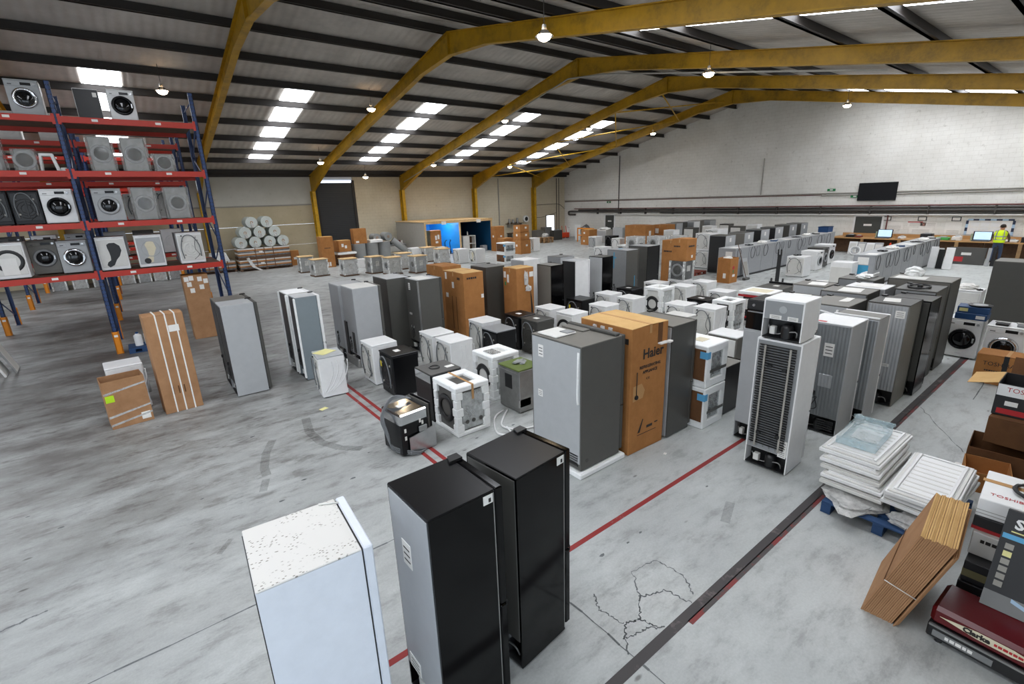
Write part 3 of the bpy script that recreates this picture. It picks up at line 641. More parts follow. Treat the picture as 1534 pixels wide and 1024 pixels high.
def washer(label, x, y, z=0, sx=.56, sy=.6, h=.85, yaw=0, body='white', flip=False, ring='grey_light', glass='glass_dark', back='offwhite', door=True, name='washing_machine', cat='washing machine',
           group=None, hose=True, tagc=None, toppanel=None, centre=False, wavy=False, backart=None, paper=False):
    loc = (x, y, z) if centre else corner(x, y, sx, sy, yaw, z)
    t = thing(name, label, cat, loc, yaw+(180 if flip else 0), group)
    hx, hy = sx/2, sy/2
    MB().box((-hx+.012, -hy, .02), (hx-.012, hy, h-.03), body, .012).build('cabinet', t)
    tp = MB().box((-hx, -hy-.003, h-.032), (hx, hy+.003, h), toppanel or body, .01).build('top_panel', t)
    for s1 in (-1, 1):
        for s2 in (-1, 1): MB().cyl((s1*(hx-.07), s2*(hy-.06), 0), (s1*(hx-.07), s2*(hy-.06), .021), .022, n=8, m='rubber').build('foot', t)
    # back
    bp = MB().box((-hx+.0, -hy+.03, .1), (-hx+.014, hy-.03, h-.07), back, .006).build('back_panel', t)
    if backart is None:
        mb = MB()
        for r in (.23, .17, .11): mb.ring((-hx+.001, 0, h*.47), (-1, 0, 0), r-.018, r, .008, 22, back)
        mb.box((-hx-.008, -.02, h*.47-.2), (-hx+.002, .02, h*.47+.2), back, .004)
        mb.build('embossed_rings', bp)
    elif backart == 'foot':       # dark cut-out shaped like a drop with a round pump hole
        P = [(.03, .70), (-.08, .70), (-.17, .62), (-.19, .50), (-.13, .36), (-.05, .27), (.02, .14), (.12, .09), (.17, .15), (.14, .22), (.07, .27), (.06, .36), (.07, .48), (.09, .58), (.09, .66)]
        MB().prism([(-hx-.004, a, b*h/.85) for a, b in P], (.006, 0, 0), 'plastic_black').build('cut_out', bp)
    elif backart == 'beige':
        P = [(.03, .70), (-.10, .68), (-.14, .5), (-.05, .3), (-.02, .14), (.12, .11), (.16, .2), (.05, .3), (.06, .45), (.1, .6)]
        MB().prism([(-hx-.004, a, b*h/.85) for a, b in P], (.006, 0, 0), 'cream').build('cut_out', bp)
        MB().cyl((-hx-.008, .10, .18), (-hx+.002, .10, .18), .075, n=18, m='plastic_black').build('pump_hole', bp)
        MB().ring((-hx+.001, -.02, h*.58), (-1, 0, 0), .19, .215, .008, 24, 'grey_light').build('belt_rim', bp)
    elif backart == 'foam':
        MB().ring((-hx+.001, 0, h*.5), (-1, 0, 0), .19, .27, .01, 24, 'plastic_black').build('belt_rim', bp)
        MB().box((-hx-.012, -.13, .1), (-hx, .16, .5), 'paper', .004).build('instruction_sheet', bp)
    if hose:
        MB().tube([(-hx-.01, hy-.1, .16), (-hx-.03, hy-.07, h*.55), (-hx-.04, hy*.45, h-.10), (-hx-.04, -hy*.2, h-.09), (-hx-.035, -hy+.1, h*.6), (-hx-.03, -hy+.09, .2)], .013, 6, 'hose_grey').build('drain_hose', t)
        MB().tube([(-hx-.01, -hy*.5, h-.12), (-hx-.03, -hy*.3, h*.5), (-hx-.02, -hy*.55, .25), (-hx-.02, -hy*.1, .12)], .006, 5, 'rubber').build('power_cable', t)
        for yy, zz in ((-hy*.6, h*.74), (hy*.6, h*.74), (-hy*.6, .25), (hy*.55, .25)): MB().cyl((-hx-.012, yy, zz), (-hx+.002, yy, zz), .022, n=8, m='conduit').build('transit_bolt', t)
        MB().cyl((-hx-.025, hy-.12, h-.08), (-hx+.002, hy-.12, h-.08), .02, n=8, m='plastic_black').build('inlet_valve', t)
    if tagc: MB().box((-hx-.05, hy*.3, h*.68), (-hx-.044, hy*.3+.05, h*.68+.11), tagc).build('warning_tag', t)
    if paper: MB().box((-hx*.3, -.07, h), (hx*.1, .08, h+.003), 'paper').build('paper_note', tp)
    # front
    MB().box((hx-.013, -hy+.012, h-.145), (hx+.004, hy-.012, h-.035), body, .006).build('control_panel', t)
    MB().box((hx+.003, -.02, h-.12), (hx+.008, .16, h-.06), 'satin_black', .002).build('display', t)
    MB().cyl((hx+.003, .21, h-.09), (hx+.03, .21, h-.09), .028, .024, 14, 'steel').build('programme_dial', t)
    dr = MB().box((hx-.012, -hy+.02, h-.14), (hx+.006, -.1, h-.045), body, .005).build('detergent_drawer', t)
    MB().box((hx+.006, -hy+.06, h-.115), (hx+.009, -.16, h-.10), 'plastic_black').build('drawer_grip', dr)
    MB().box((hx-.012, -hy+.015, .03), (hx+.0, hy-.015, .105), body, .004).build('plinth', t)
    if door:
        cz = h*.49
        d = MB().ring((hx-.012, 0, cz), (1, 0, 0), .155, .225, .05, 28, ring).build('door', t)
        MB().dome((hx-.0, 0, cz), (1, 0, 0), .165, .045, 24, 4, glass).build('door_glass', d)
        MB().box((hx+.03, .17, cz-.05), (hx+.045, .2, cz+.05), 'steel', .004).build('door_handle', d)
    if wavy:
        for sgn in (-1, 1):
            for k in range(4):
                MB().tube([(-hx*.75+k*.045, sgn*hy, .12), (-hx*.3+k*.08, sgn*hy, h*.35), (hx*.05+k*.09, sgn*hy, h*.62), (hx*.0+k*.1, sgn*hy, h-.12)], .008, 5, body).build('side_rib', t)
    return t

def carton(label, x, y, sx, sy, h, yaw=0, z=0, m='cardboard', open_top=False, labels=(), bands=0, prints=(), name='cardboard_box', cat='box', group=None, tape=True, seam='x', topm='cardboard_light', centre=False, windows=()):
    loc = (x, y, z) if centre else corner(x, y, sx, sy, yaw, z)
    t = thing(name, label, cat, loc, yaw, group)
    hx, hy = sx/2, sy/2
    if open_top:
        th = .008
        for nm, a, b in (('side_wall', (-hx, -hy, 0), (-hx+th, hy, h)), ('side_wall', (hx-th, -hy, 0), (hx, hy, h)), ('side_wall', (-hx+th, -hy, 0), (hx-th, -hy+th, h)), ('side_wall', (-hx+th, hy-th, 0), (hx-th, hy, h))):
            MB().box(a, b, m, .002).build(nm, t)
        MB().box((-hx+th, -hy+th, .0), (hx-th, hy-th, .012), m).build('base', t)
    else:
        MB().box((-hx, -hy, 0), (hx, hy, h-.008), m, .008).build('carton_body', t)
        if seam == 'x':
            MB().prism([(-hx, -hy, h-.008), (hx, -hy, h-.008), (hx, -.004, h+.004), (-hx, -.004, h+.006)], (0, 0, .004), topm).build('flap', t)
            MB().prism([(-hx, hy, h-.008), (hx, hy, h-.008), (hx, .004, h+.003), (-hx, .004, h+.002)], (0, 0, .004), topm).build('flap', t)
            if tape: MB().box((-hx, -.025, h+.006), (hx, .025, h+.0105), 'chip').box((-hx-.002, -.025, h-.12), (-hx+.001, .025, h+.0105), 'chip').build('tape', t)
        else:
            MB().prism([(-hx, -hy, h-.008), (-hx, hy, h-.008), (-.004, hy, h+.005), (-.004, -hy, h+.004)], (0, 0, .004), topm).build('flap', t)
            MB().prism([(hx, -hy, h-.008), (hx, hy, h-.008), (.004, hy, h+.003), (.004, -hy, h+.003)], (0, 0, .004), topm).build('flap', t)
            if tape: MB().box((-.025, -hy, h+.006), (.025, hy, h+.0105), 'chip').box((-.025, -hy-.002, h-.12), (.025, -hy+.001, h+.0105), 'chip').build('tape', t)
    for f, u, v, a, b, mm in labels:     # face 'b' = -X (back), 's' = -Y (near side); u centre across, v height
        if f == 'b': MB().box((-hx-.003, u-a/2, v-b/2), (-hx+.001, u+a/2, v+b/2), mm).build('paper_label', t)
        else: MB().box((u-a/2, -hy-.003, v-b/2), (u+a/2, -hy+.001, v+b/2), mm).build('paper_label', t)
    for k in range(bands):
        u = -hx+sx*(.3+.24*k)
        MB().box((u-.011, -hy-.004, 0), (u+.011, -hy+.001, h+.01), 'paper').box((u-.011, -hy-.004, h+.002), (u+.011, hy+.004, h+.012), 'paper').build('strapping_band', t)
    for s_, size, f, u, v, mm, al in prints:
        if f == 's': text(t, 'print', s_, size, (u, -hy-.002, v), (1, 0, 0), (0, 0, 1), mm, align=al, bold=size*.025)
        else: text(t, 'print', s_, size, (-hx-.002, u, v), (0, -1, 0), (0, 0, 1), mm, align=al)
    return t

def wrapped(label, x, y, sx=.66, sy=.64, h=.9, yaw=0, wood=True, dark=False, group=None, z=0, inner='grey_light', centre=False, posts=True):
    """appliance inside shrink film, on a small pallet base with a timber lid"""
    loc = (x, y, z) if centre else corner(x, y, sx, sy, yaw, z)
    t = thing('wrapped_appliance', label, 'wrapped appliance', loc, yaw, group)
    hx, hy = sx/2, sy/2; zb = .06 if wood else .01; zt = h-.035 if wood else h
    if wood:
        MB().box((-hx-.02, -hy-.02, 0), (hx+.02, hy+.02, .06), 'wood_dark', .006).build('base_board', t)
        MB().box((-hx-.02, -hy-.02, h-.04), (hx+.02, hy+.02, h), 'wood_pale', .01).build('lid_board', t)
    MB().box((-hx+.05, -hy+.05, zb), (hx-.05, hy-.05, zt-.01), inner, .02).build('appliance_body', t)
    for s1 in ((-1, 1) if posts else ()):
        for s2 in (-1, 1): MB().box((s1*(hx-.005), s2*(hy-.005), zb), (s1*(hx-.075), s2*(hy-.075), zt-.005), 'foam', .01).build('corner_post', t)
    MB().ring((-hx+.052, 0, (zb+zt)/2), (-1, 0, 0), .15, min(.22, .42*(zt-zb)), .02, 20, 'grey_light').build('drum_ring', t); MB().cyl((-hx+.052, 0, (zb+zt)/2), (-hx+.045, 0, (zb+zt)/2), .15, n=20, m='glass_dark').build('porthole', t)
    MB().box((-.1, -hy+.03, zt*.45), (.1, -hy+.055, zt*.75), 'paper').build('document_pouch', t)
    # crinkled film shell
    mb = MB(); nx = 9; rd = random.Random(sum(map(ord, label))); vs = []; ring = []
    per = [(-hx, -hy), (hx, -hy), (hx, hy), (-hx, hy)]
    cols = []
    for k in range(4):
        a, b = per[k], per[(k+1) % 4]
        for i in range(nx): q = i/nx; cols.append((a[0]+(b[0]-a[0])*q, a[1]+(b[1]-a[1])*q))
    rows = 9
    for j in range(rows+1):
        zz = zb+(zt-zb)*j/rows
        for (a, b) in cols: k = 1+rd.uniform(-.035, .01); vs.append((a*k, b*k, zz+rd.uniform(-.01, .01)*(0 < j < rows)))
    n_ = len(cols); fs = [(j*n_+i, j*n_+(i+1) % n_, (j+1)*n_+(i+1) % n_, (j+1)*n_+i) for j in range(rows) for i in range(n_)]
    mb.add(vs, fs, 'film_dark' if dark else 'film', False)
    mb.add([vs[rows*n_+i] for i in range(n_)], [tuple(range(n_))], 'film_dark' if dark else 'film')
    mb.build('film_wrap', t)
    return t

def foam_pack(label, x, y, sx=.66, sy=.68, h=.84, yaw=0, z=0, side='graphite_light', band=True, name='packed_appliance'):
    """machine in white polystyrene top, base and corner posts"""
    t = thing(name, label, 'packed appliance', corner(x, y, sx, sy, yaw, z), yaw); hx, hy = sx/2, sy/2
    MB().box((-hx+.04, -hy+.04, .03), (hx-.04, hy-.04, h-.05), side, .012).build('appliance_body', t)
    MB().box((-hx, -hy, 0), (hx, hy, .07), 'foam', .015).build('foam_base', t)
    mb = MB()   # top tray with an opening
    mb.box((-hx, -hy, h-.09), (hx, -hy+.17, h), 'foam', .015); mb.box((-hx, hy-.17, h-.09), (hx, hy, h), 'foam', .015)
    mb.box((-hx, -hy+.16, h-.09), (-hx+.15, hy-.16, h), 'foam', .015); mb.box((hx-.15, -hy+.16, h-.09), (hx, hy-.16, h), 'foam', .015)
    mb.build('foam_top', t)
    for s1 in (-1, 1):
        for s2 in (-1, 1):
            p = MB()
            for k in range(5):
                zz0, zz1 = .06+(h-.14)*k/5, .06+(h-.14)*(k+1)/5; wd = .1+.035*((k+s1) % 2)
                p.box((s1*hx, s2*hy, zz0), (s1*(hx-wd), s2*(hy-wd), zz1), 'foam', .012)
            p.build('foam_corner', t)
    MB().ring((-hx+.035, .02, h*.48), (-1, 0, 0), .14, .24, .02, 24, 'plastic_black').build('belt_rim', t)
    if band:
        MB().box((-.02, -hy-.003, h-.25), (.02, -hy+.002, h+.002), 'chip').box((-.02, -hy-.003, h), (.02, hy+.003, h+.004), 'chip').build('packing_tape', t)
    MB().box((-.2, -hy+.02, .1), (.2, -hy+.035, h-.12), 'film_clear').build('film_window', t)
    for u in (-.12, 0, .14): MB().cyl((u, -hy+.02, .22), (u, -hy+.012, .22), .035, n=12, m='graphite').build('care_symbol', t)
    return t

def pallet(label, x, y, sx, sy, m='wood', yaw=0, z=0, cat='pallet'):
    t = thing('pallet', label, cat, corner(x, y, sx, sy, yaw, z), yaw); hx, hy = sx/2, sy/2
    for k in range(7):
        u = -hx+.05+k*(sx-.1)/6; MB().box((u-.05, -hy, .122), (u+.05, hy, .144), m, .003).build('deck_board', t)
    for v in (-hy+.05, 0, hy-.05):
        MB().box((-hx, v-.05, .1), (hx, v+.05, .122), m).build('stringer_board', t); MB().box((-hx, v-.05, 0), (hx, v+.05, .02), m).build('bottom_board', t)
        for u in (-hx+.07, 0, hx-.07): MB().box((u-.07, v-.05, .02), (u+.07, v+.05, .1), m, .004).build('block', t)
    return t
def papers(label, x, y, z, w, d, yaw=0, m='paper', n=2, name='paper_sheet', cat='paper', group=None):
    t = thing(name, label, cat, (x, y, z), yaw, group)
    for k in range(n):
        a = MB().box((-w/2+.01*k, -d/2-.006*k, .0025*k), (w/2-.008*k, d/2-.01*k, .0025*k+.0022), m).build('sheet', t); a.rotation_euler.z = .05*k
    return t
def bag(label, x, y, z, rx, ry, rz, m='film_white', seed=1, name='plastic_bag', cat='plastic bag', group=None):
    t = thing(name, label, cat, (x, y, z), 0, group)
    MB().blob((0, 0, rz*.5), (rx, ry, rz), .16, m, 3, seed).build('crumpled_film', t)
    MB().blob((rx*.55, ry*.3, rz*.75), (rx*.3, ry*.3, rz*.5), .25, m, 2, seed+5).build('twisted_neck', t)
    return t
def cables(label, x, y, z, r=.16, yaw=0, m='rubber', group=None, seed=0):
    t = thing('cable_coil', label, 'cable', (x, y, z), yaw, group); rd = random.Random(seed)
    for k in range(2):
        pts = [(r*(1+.15*rd.uniform(-1, 1))*math.cos(q*.7+k)*(1+.2*k), .7*r*math.sin(q*.7+k)*(1+.3*rd.uniform(0, 1)), .012+.006*(q % 3)) for q in range(14)]
        MB().tube(pts, .011, 5, m).build('cable', t)
    MB().box((-r*.25, -r*.2, 0), (r*.25, r*.15, .05), m, .008).build('plug', t)
    return t

# ------------------------------------------------------------------ racking
RX = (-3.55, -.74, 2.08); LV = (2.12, 3.36, 4.58, 5.80)
def rack(label, y, depth=1.95, top=6.6, levels=LV):
    t = thing('pallet_rack', label, 'rack', (0, y, 0), 0, 'blue and red pallet racks')
    for x in RX:
        f = thing('upright', '', '', (x, 0, 0)); f.parent = t
        for k in ('label', 'category'): del f[k]
        for v in (0, depth):
            s = 1 if v == 0 else -1
            MB().box((-.05, v, 0), (.05, v+s*.012, top), 'rack_blue').box((-.05, v, 0), (-.038, v+s*.085, top), 'rack_blue').box((.038, v, 0), (.05, v+s*.085, top), 'rack_blue').build('post', f)
            MB().box((-.07, v-.03, 0), (.07, v+.11*s, .008), 'rack_blue').build('foot_plate', f)
            if v == 0:
                mb = MB()
                for q in range(int(top/.1)):
                    for u in (-.022, .022): mb.box((u-.009, v-.002, .1+q*.1), (u+.009, v+.001, .13+q*.1), 'plastic_black')
                h_ = mb.build('slot_holes', f); h_['kind'] = 'stuff'
        zz = .35; s = 0
        while zz < top-.8:
            MB().tube([(0, .05, zz+(.0 if s else .75)), (0, depth-.05, zz+(.75 if s else 0))], .018, 5, 'rack_blue', False).build('brace', f); zz += .8; s = 1-s
        MB().tube([(0, .05, top-.2), (0, depth-.05, top-.2)], .018, 5, 'rack_blue', False).build('brace', f)
        g_ = MB().box((-.075, -.07, 0), (.075, -.045, .6), 'orange', .008).box((-.075, -.07, 0), (-.055, .07, .6), 'orange').box((.055, -.07, 0), (.075, .07, .6), 'orange').build('post_guard', t, (x, 0, 0))
        MB().box((-.04, -.073, .46), (.04, -.069, .52), 'paper').build('guard_sticker', g_)
        MB().box((-.075, depth+.045, 0), (.075, depth+.07, .6), 'orange', .008).box((.055, depth-.07, 0), (.075, depth+.05, .6), 'orange').build('post_guard', t, (x, 0, 0))
    for li, z in enumerate(levels):
        for a, b in zip(RX[:-1], RX[1:]):
            for v in (-.035, depth-.02):
                bm_ = MB().box((a+.052, v, z-.085), (b-.052, v+.05, z+.055), 'beam_red', .004).box((a+.052, v+.05, z-.085), (b-.052, v+.07, z+.02), 'beam_red').build('beam', t)
                if v < 0:
                    for u in ((a*.75+b*.25), (a*.3+b*.7)): MB().box((u-.06, v-.003, z-.035), (u+.06, v, z+.02), 'paper').build('bay_label', bm_)
                    for u in (a+.052, b-.052): MB().box((u-.03, v-.006, z-.13), (u+.03, v+.0, z+.1), 'beam_red').build('end_connector', bm_)
            for q in range(3):
                y0 = .04+q*(depth-.08)/3; MB().box((a+.06, y0, z+.022), (b-.06, y0+(depth-.08)/3-.012, z+.045), 'wood_dark').build('deck_board', t)
    return t
rack('tall blue and red rack nearest the camera, full of washing machines', 16.3)
rack('blue and red rack directly behind the front one', 21.6)
rack('blue and red rack third from the front', 27.0)
rack('blue and red rack hard against the cream panel wall', 32.4, 1.6, 5.6, LV[:3])
DK = .05
Y1 = 16.75
def rw(label, x0, x1, lvl, kind='front', y=Y1, h=.82, **kw):
    z = LV[lvl]+DK; w = x1-x0
    if kind == 'wrap':
        return wrapped(label, (x0+x1)/2, y, .56, w, h, 90, False, False, 'film wrapped machines on the racking', z, 'steel_dull', True, False)
    return washer(label, (x0+x1)/2, y, z, .56, w, h, -90 if kind == 'front' else 90, centre=True, **kw)
# lowest level, right bay: three machines showing their backs
rw('white washer on lowest rack shelf showing a black footprint-shaped cut-out', -.66, -.06, 0, 'back', backart='foot', hose=False, h=.86)
rw('white washer on lowest rack shelf with beige pad in its open back', .14, .74, 0, 'back', backart='beige', hose=False, h=.86, back='grey_light')
rw('white washer on lowest rack shelf with hose looped around its back', 1.08, 1.68, 0, 'back', h=.86)
for x, l in ((-.35, 'left'), (.5, 'middle'), (1.4, 'right')):
    rw('dim grey washer behind the front row on lowest shelf, %s' % l, x-.3, x+.3, 0, 'back', 17.75, .84, back='grey_light', body='grey_light')
rw('white washer with foam ring and instruction sheet at left frame edge', -2.6, -2.0, 0, 'back', backart='foam', hose=False, h=.86)
rw('grey washer set back between two machines on lowest shelf', -1.99, -1.45, 0, y=17.3, body='taupe', ring='grey_paint', h=.86)
rw('silver grey washer with chrome porthole on lowest shelf, left bay', -1.42, -.84, 0, body='grey_light', ring='chrome', y=16.95)
# second level
rw('black washer back at left frame edge on second shelf', -2.6, -2.0, 1, 'back', body='satin_black', back='plastic_black', h=.8)
rw('black washer back with thin hose outline on second shelf', -1.98, -1.46, 1, 'back', body='satin_black', back='plastic_black', h=.8)
rw('silver white washer with wide black porthole on second shelf, left bay', -1.44, -.84, 1, ring='gloss_black')
rw('white washer with small dark porthole on second shelf, right bay', -.48, .12, 1, body='grey_light')
rw('film wrapped machine in the middle of second shelf, right bay', .28, .86, 1, 'wrap', h=.84)
rw('film wrapped machine at right end of second shelf', 1.0, 1.6, 1, 'wrap', h=.84)
rw('narrow white side of a washer behind the second shelf wraps', .15, .75, 1, 'back', 17.9, .72)
rw('white machine rear between wraps on the second shelf', .82, 1.42, 1, 'back', 17.9, .78)
rw('dark washer tucked behind blue upright on second shelf', -1.42, -.82, 1, 'back', 17.7, .8, body='graphite', back='graphite')
# third level
rw('film wrapped machine at left frame edge on third shelf', -2.45, -1.86, 2, 'wrap', h=.78)
rw('low film wrapped box beside the left wrap on third shelf', -1.72, -1.3, 2, 'wrap', h=.5)
t = thing('foam_cradle', 'white angled foam cradle standing on third shelf, left bay', 'packaging', (-1.15, 16.6, LV[2]+DK), 0)
MB().prism([(-.14, 0, 0), (-.1, 0, 0), (-.06, 0, .36), (.1, 0, .36), (.16, 0, .0), (.22, 0, 0), (.15, 0, .42), (-.1, 0, .42)], (0, .3, 0), 'foam').build('frame', t)
MB().box((.22, 0, 0), (.42, .3, .1), 'foam', .02).build('foot_piece', t)
rw('film wrapped machine in crinkled grey plastic, third shelf right bay, left one', -.34, .2, 2, 'wrap', h=.84)
rw('film wrapped machine with diagonal crease, third shelf right bay, middle one', .3, .9, 2, 'wrap', h=.84)
rw('low film wrapped machine at right end of third shelf', .95, 1.45, 2, 'wrap', h=.46)
# top level
rw('silver washer with chrome six-sided porthole on top shelf, left bay', -1.48, -.9, 3, body='grey_light', ring='chrome', h=.76)
t = thing('oven', 'black glass fronted built-in oven on top shelf', 'oven', (-.08, 16.75, LV[3]+DK), -90)
MB().box((-.27, -.24, 0), (.27, .24, .68), 'white', .01).build('cabinet', t); MB().box((.27, -.23, .02), (.29, .23, .66), 'satin_black', .004).build('glass_door', t); MB().box((.29, .12, .5), (.295, .2, .6), 'paper').build('sticker', t)
rw('white washer with large black porthole on top shelf', .32, .86, 3, ring='gloss_black', h=.72)
# machines standing on the second rack, seen through the first
for k, (x, lv, m, kind) in enumerate(((-2.9, 0, 'graphite', 'front'), (-2.1, 0, 'white', 'front'), (-1.3, 0, 'grey_light', 'front'), (-.3, 0, 'grey_light', 'back'), (.5, 0, 'graphite', 'back'), (1.3, 0, 'white', 'back'),
                                      (-2.7, 1, 'graphite', 'back'), (-1.6, 1, 'white', 'back'), (-.2, 1, 'graphite', 'back'), (1.2, 1, 'grey_light', 'back'), (-2.2, 3, 'offwhite', 'back'), (-1.2, 3, 'offwhite', 'back'))):
    rw('%s machine on the second rack, %s level, %s along' % ({'graphite': 'dark', 'white': 'white', 'grey_light': 'grey', 'offwhite': 'pale'}[m], ('lowest', 'second', 'third', 'top')[lv], ORD[k]), x-.3, x+.3, lv, kind, 22.1, .84, body=m, back=m if m != 'offwhite' else 'offwhite', hose=False)
# machines on the floor under the rack against the wall
for k, x in enumerate((-3.1, -2.3, -1.5, -.36, .36, 1.04, 1.72)):
    wrapped('pale machine on the floor under the wall rack, %s from left' % ORD[k], x, 32.9, .6, .6, .85, -90, False, False, 'machines on the floor under the wall rack', 0, 'offwhite' if k % 2 else 'grey_light', True)

# ------------------------------------------------------------------ foreground
t = fridge('white freezer with speckled scuffed top, bottom left foreground', .16, 2.56, .65, .64, 1.61, -4, 'white_cool', 'plastic_black', 'white_cool', 'white_scuffed', .002, cable=False, hinge=False, name='upright_freezer', cat='freezer')
MB().tube([(.15, .30, 1.616), (.27, .24, 1.616)], .008, 5, 'offwhite', False).build('hinge_rod', t)
fridge('glossy black fridge with silver back, middle of the three foreground fridges', 1.06, 2.25, .56, .55, 1.80, 1, 'gloss_black', 'silver_smooth', 'gloss_black', 'satin_black', .45, [(.06, 1.36, .12, .19), (.13, .34, .16, .12)], cable=False, vent=False)
fridge('glossy black fridge with dark back, rightmost of the three foreground fridges', 1.79, 2.33, .59, .55, 1.74, 6, 'gloss_black', 'graphite', 'gloss_black', 'satin_black', .45, [(.02, 1.52, .13, .22), (.2, .16, .05, .1)], cable=False)
# small energy labels are parts of the two black fridges
for o in [q for q in COL.objects if q.name.startswith('fridge_freezer')][:2]:
    sx = .56 if o.name == 'fridge_freezer' else .59; h = 1.80 if o.name == 'fridge_freezer' else 1.74
    e = MB().box((sx/2-.16, -.2785, h-.085), (sx/2-.085, -.2745, h-.02), 'paper').build('energy_label', o); MB().box((sx/2-.12, -.2795, h-.075), (sx/2-.1, -.2785, h-.045), 'ink').build('printed_mark', e)
    MB().box((sx/2-.082, -.277, .05), (sx/2-.074, -.2745, h-.02), 'steel_dull').build('edge_trim', o)
# ------------------------------------------------------------------ row of large fridges (y about 4)
t = fridge('large grey american fridge with pale back standing on white foam', 4.13, 3.96, .84, .95, 1.83, 0, 'graphite_light', 'grey_light', 'graphite', 'taupe', .40, [(.28, 1.62, .10, .17), (.30, 1.0, .09, .10), (0, .3, .07, .04)], False, False, False, False, foam=.08, vent=True)
MB().box((-.38, .02, 1.83), (.0, .40, 1.855), 'offwhite', .01).build('hinge_plate', t); MB().box((-.17, .03, 1.856), (-.02, .18, 1.868), 'grey_paint', .004).build('latch', t)
MB().box((.24, -.46, 1.83), (.33, .46, 1.87), 'graphite', .01).build('hinge_rail', t); MB().box((.1, .0, 1.83), (.3, .42, 1.85), 'taupe', .006).build('water_pipe_cover', t)
for u in (-.28, -.14, 0): MB().box((.33, u-.03, 1.83), (.35, u+.03, 1.9), 'film_clear').build('tape_tab', t)
MB().tube([(-.425, -.43, 1.75), (-.43, -.42, 1.2), (-.428, -.43, 1.05)], .018, 6, 'foam').build('foam_strip', t)
MB().cyl((-.3, -.478, .22), (-.3, -.472, .22), .03, n=14, m='graphite').build('side_cap', t)
t = carton('tall brown carton with bold black lettering right of the large grey fridge', 5.05, 3.91, .77, .98, 1.89, -2, prints=(('Haier', .20, 's', -.15, 1.42, 'ink', 'LEFT'), ('REFRIGERATING', .062, 's', .02, 1.28, 'ink', 'CENTER'), ('APPLIANCE', .062, 's', .02, 1.20, 'ink', 'CENTER'), ('C E', .045, 's', -.02, 1.10, 'ink', 'CENTER')),
           labels=(), seam='y', name='refrigerator_carton', tape=True)
hx, hy = .385, .49
t['label'] = 'tall brown carton with bold black lettering right of the large grey fridge'
MB().box((.16, -hy-.002, 1.6), (.26, -hy+.001, 1.885), 'cardboard_dark').build('tape_mark', t)
MB().box((.17, -hy-.06, 1.58), (.33, -hy+.0, 1.60), 'paper').box((.33, -hy-.07, 1.575), (.42, -hy-.01, 1.60), 'paper').build('torn_document', t)
MB().prism([(-.33, -hy-.002, .82), (-.12, -hy-.002, .84), (-.08, -hy-.002, .95), (-.15, -hy-.002, 1.06), (-.33, -hy-.002, 1.05)], (0, -.003, 0), 'chip').build('patch', t)
MB().tube([(-.26, -hy-.008, 1.25), (-.265, -hy-.01, .92)], .006, 5, 'ink', False).cyl((-.265, -hy-.02, .88), (-.265, -hy, .88), .035, n=10, m='plastic_black').build('hanging_plug', t)
MB().box((-.2, -hy-.002, .26), (.22, -hy+.001, .268), 'ink').build('printed_rule', t); MB().box((.0, -hy-.002, .33), (.13, -hy+.001, .37), 'ink').box((.18, -hy-.002, .36), (.25, -hy+.001, .38), 'ink').build('printed_marks', t)
MB().prism([(-.2, -hy-.002, .3), (-.15, -hy-.002, .3), (-.08, -hy-.002, .5), (-.1, -hy-.002, .5)], (0, -.001, 0), 'ink').build('printed_arrow', t)
for u in (-.2, -.36): MB().box((-hx-.002, u-.07, 1.66), (-hx+.001, u+.05, 1.74), 'ink').build('printed_symbol', t)
fridge('dark grey fridge behind the boldly lettered carton with tarnished top', 5.90, 3.86, .63, .87, 1.78, 0, 'graphite', 'grey_light', 'graphite', 'taupe', .42, (), False, False, True, False)
# stacked ovens in printed see-through packs
def oven_pack(label, x, y, z, sx=.60, sy=.60, h=.68):
    t = thing('packed_oven', label, 'packed oven', corner(x, y, sx, sy, 0, z)); hx, hy = sx/2, sy/2
    MB().box((-hx+.05, -hy+.05, .05), (hx-.05, hy-.05, h-.05), 'steel_dull', .01).build('oven_body', t)
    MB().box((-hx, -hy, 0), (hx, hy, .13), 'foam', .012).build('foam_base', t); MB().box((-hx, -hy, h-.13), (hx, hy, h), 'foam', .012).build('foam_top', t)
    for s1 in (-1, 1):
        for s2 in (-1, 1): MB().box((s1*hx, s2*hy, .1), (s1*(hx-.13), s2*(hy-.1), h-.1), 'foam', .01).build('foam_corner', t)
    c = MB().box((-hx-.006, -hy+.03, .12), (-hx+.004, hy-.03, h-.06), 'cardboard_dark').build('card_sleeve', t)
    text(c, 'print', '~4', .09, (-hx-.007, .2, .2), (0, -1, 0), (0, 0, 1), 'ink'); MB().ring((-hx-.005, -.02, h*.62), (-1, 0, 0), .04, .055, .003, 16, 'ink').build('printed_ring', c)
    MB().box((-hx-.009, -hy-.006, h-.2), (-hx+.08, -hy+.12, h-.09), 'blue_label').build('energy_sticker', t)
    MB().box((-hx+.17, -hy+.025, .17), (hx-.15, -hy+.05, h-.17), 'glass_dark', .01).build('glass_door', t); MB().box((-hx+.12, -hy+.02, .14), (hx-.1, -hy+.028, h-.14), 'film_clear').build('film_window', t)
    MB().box((-hx+.1, -hy-.003, h*.35), (hx-.02, -hy+.004, h*.42), 'graphite').build('printed_band', t)
    MB().box((-.1, -.08, h), (.12, .1, h+.004), 'cream').build('dust_card', t)
    return t
oven_pack('packed white oven with blue sticker, lower one of the stack', 6.56, 3.66, 0)
oven_pack('packed white oven with blue sticker, upper one of the stack', 6.57, 3.67, .686)
t = fridge('black undercounter freezer right of the packed ovens', 7.22, 3.72, .62, .62, .86, 0, 'satin_black', 'graphite', 'gloss_black', 'taupe', .02, (), False, False, False, False, name='undercounter_freezer', cat='freezer')
papers('white instruction sheet lying on the black undercounter freezer', 7.62, 4.18, .862, .5, .26, 0, 'paper', 2)
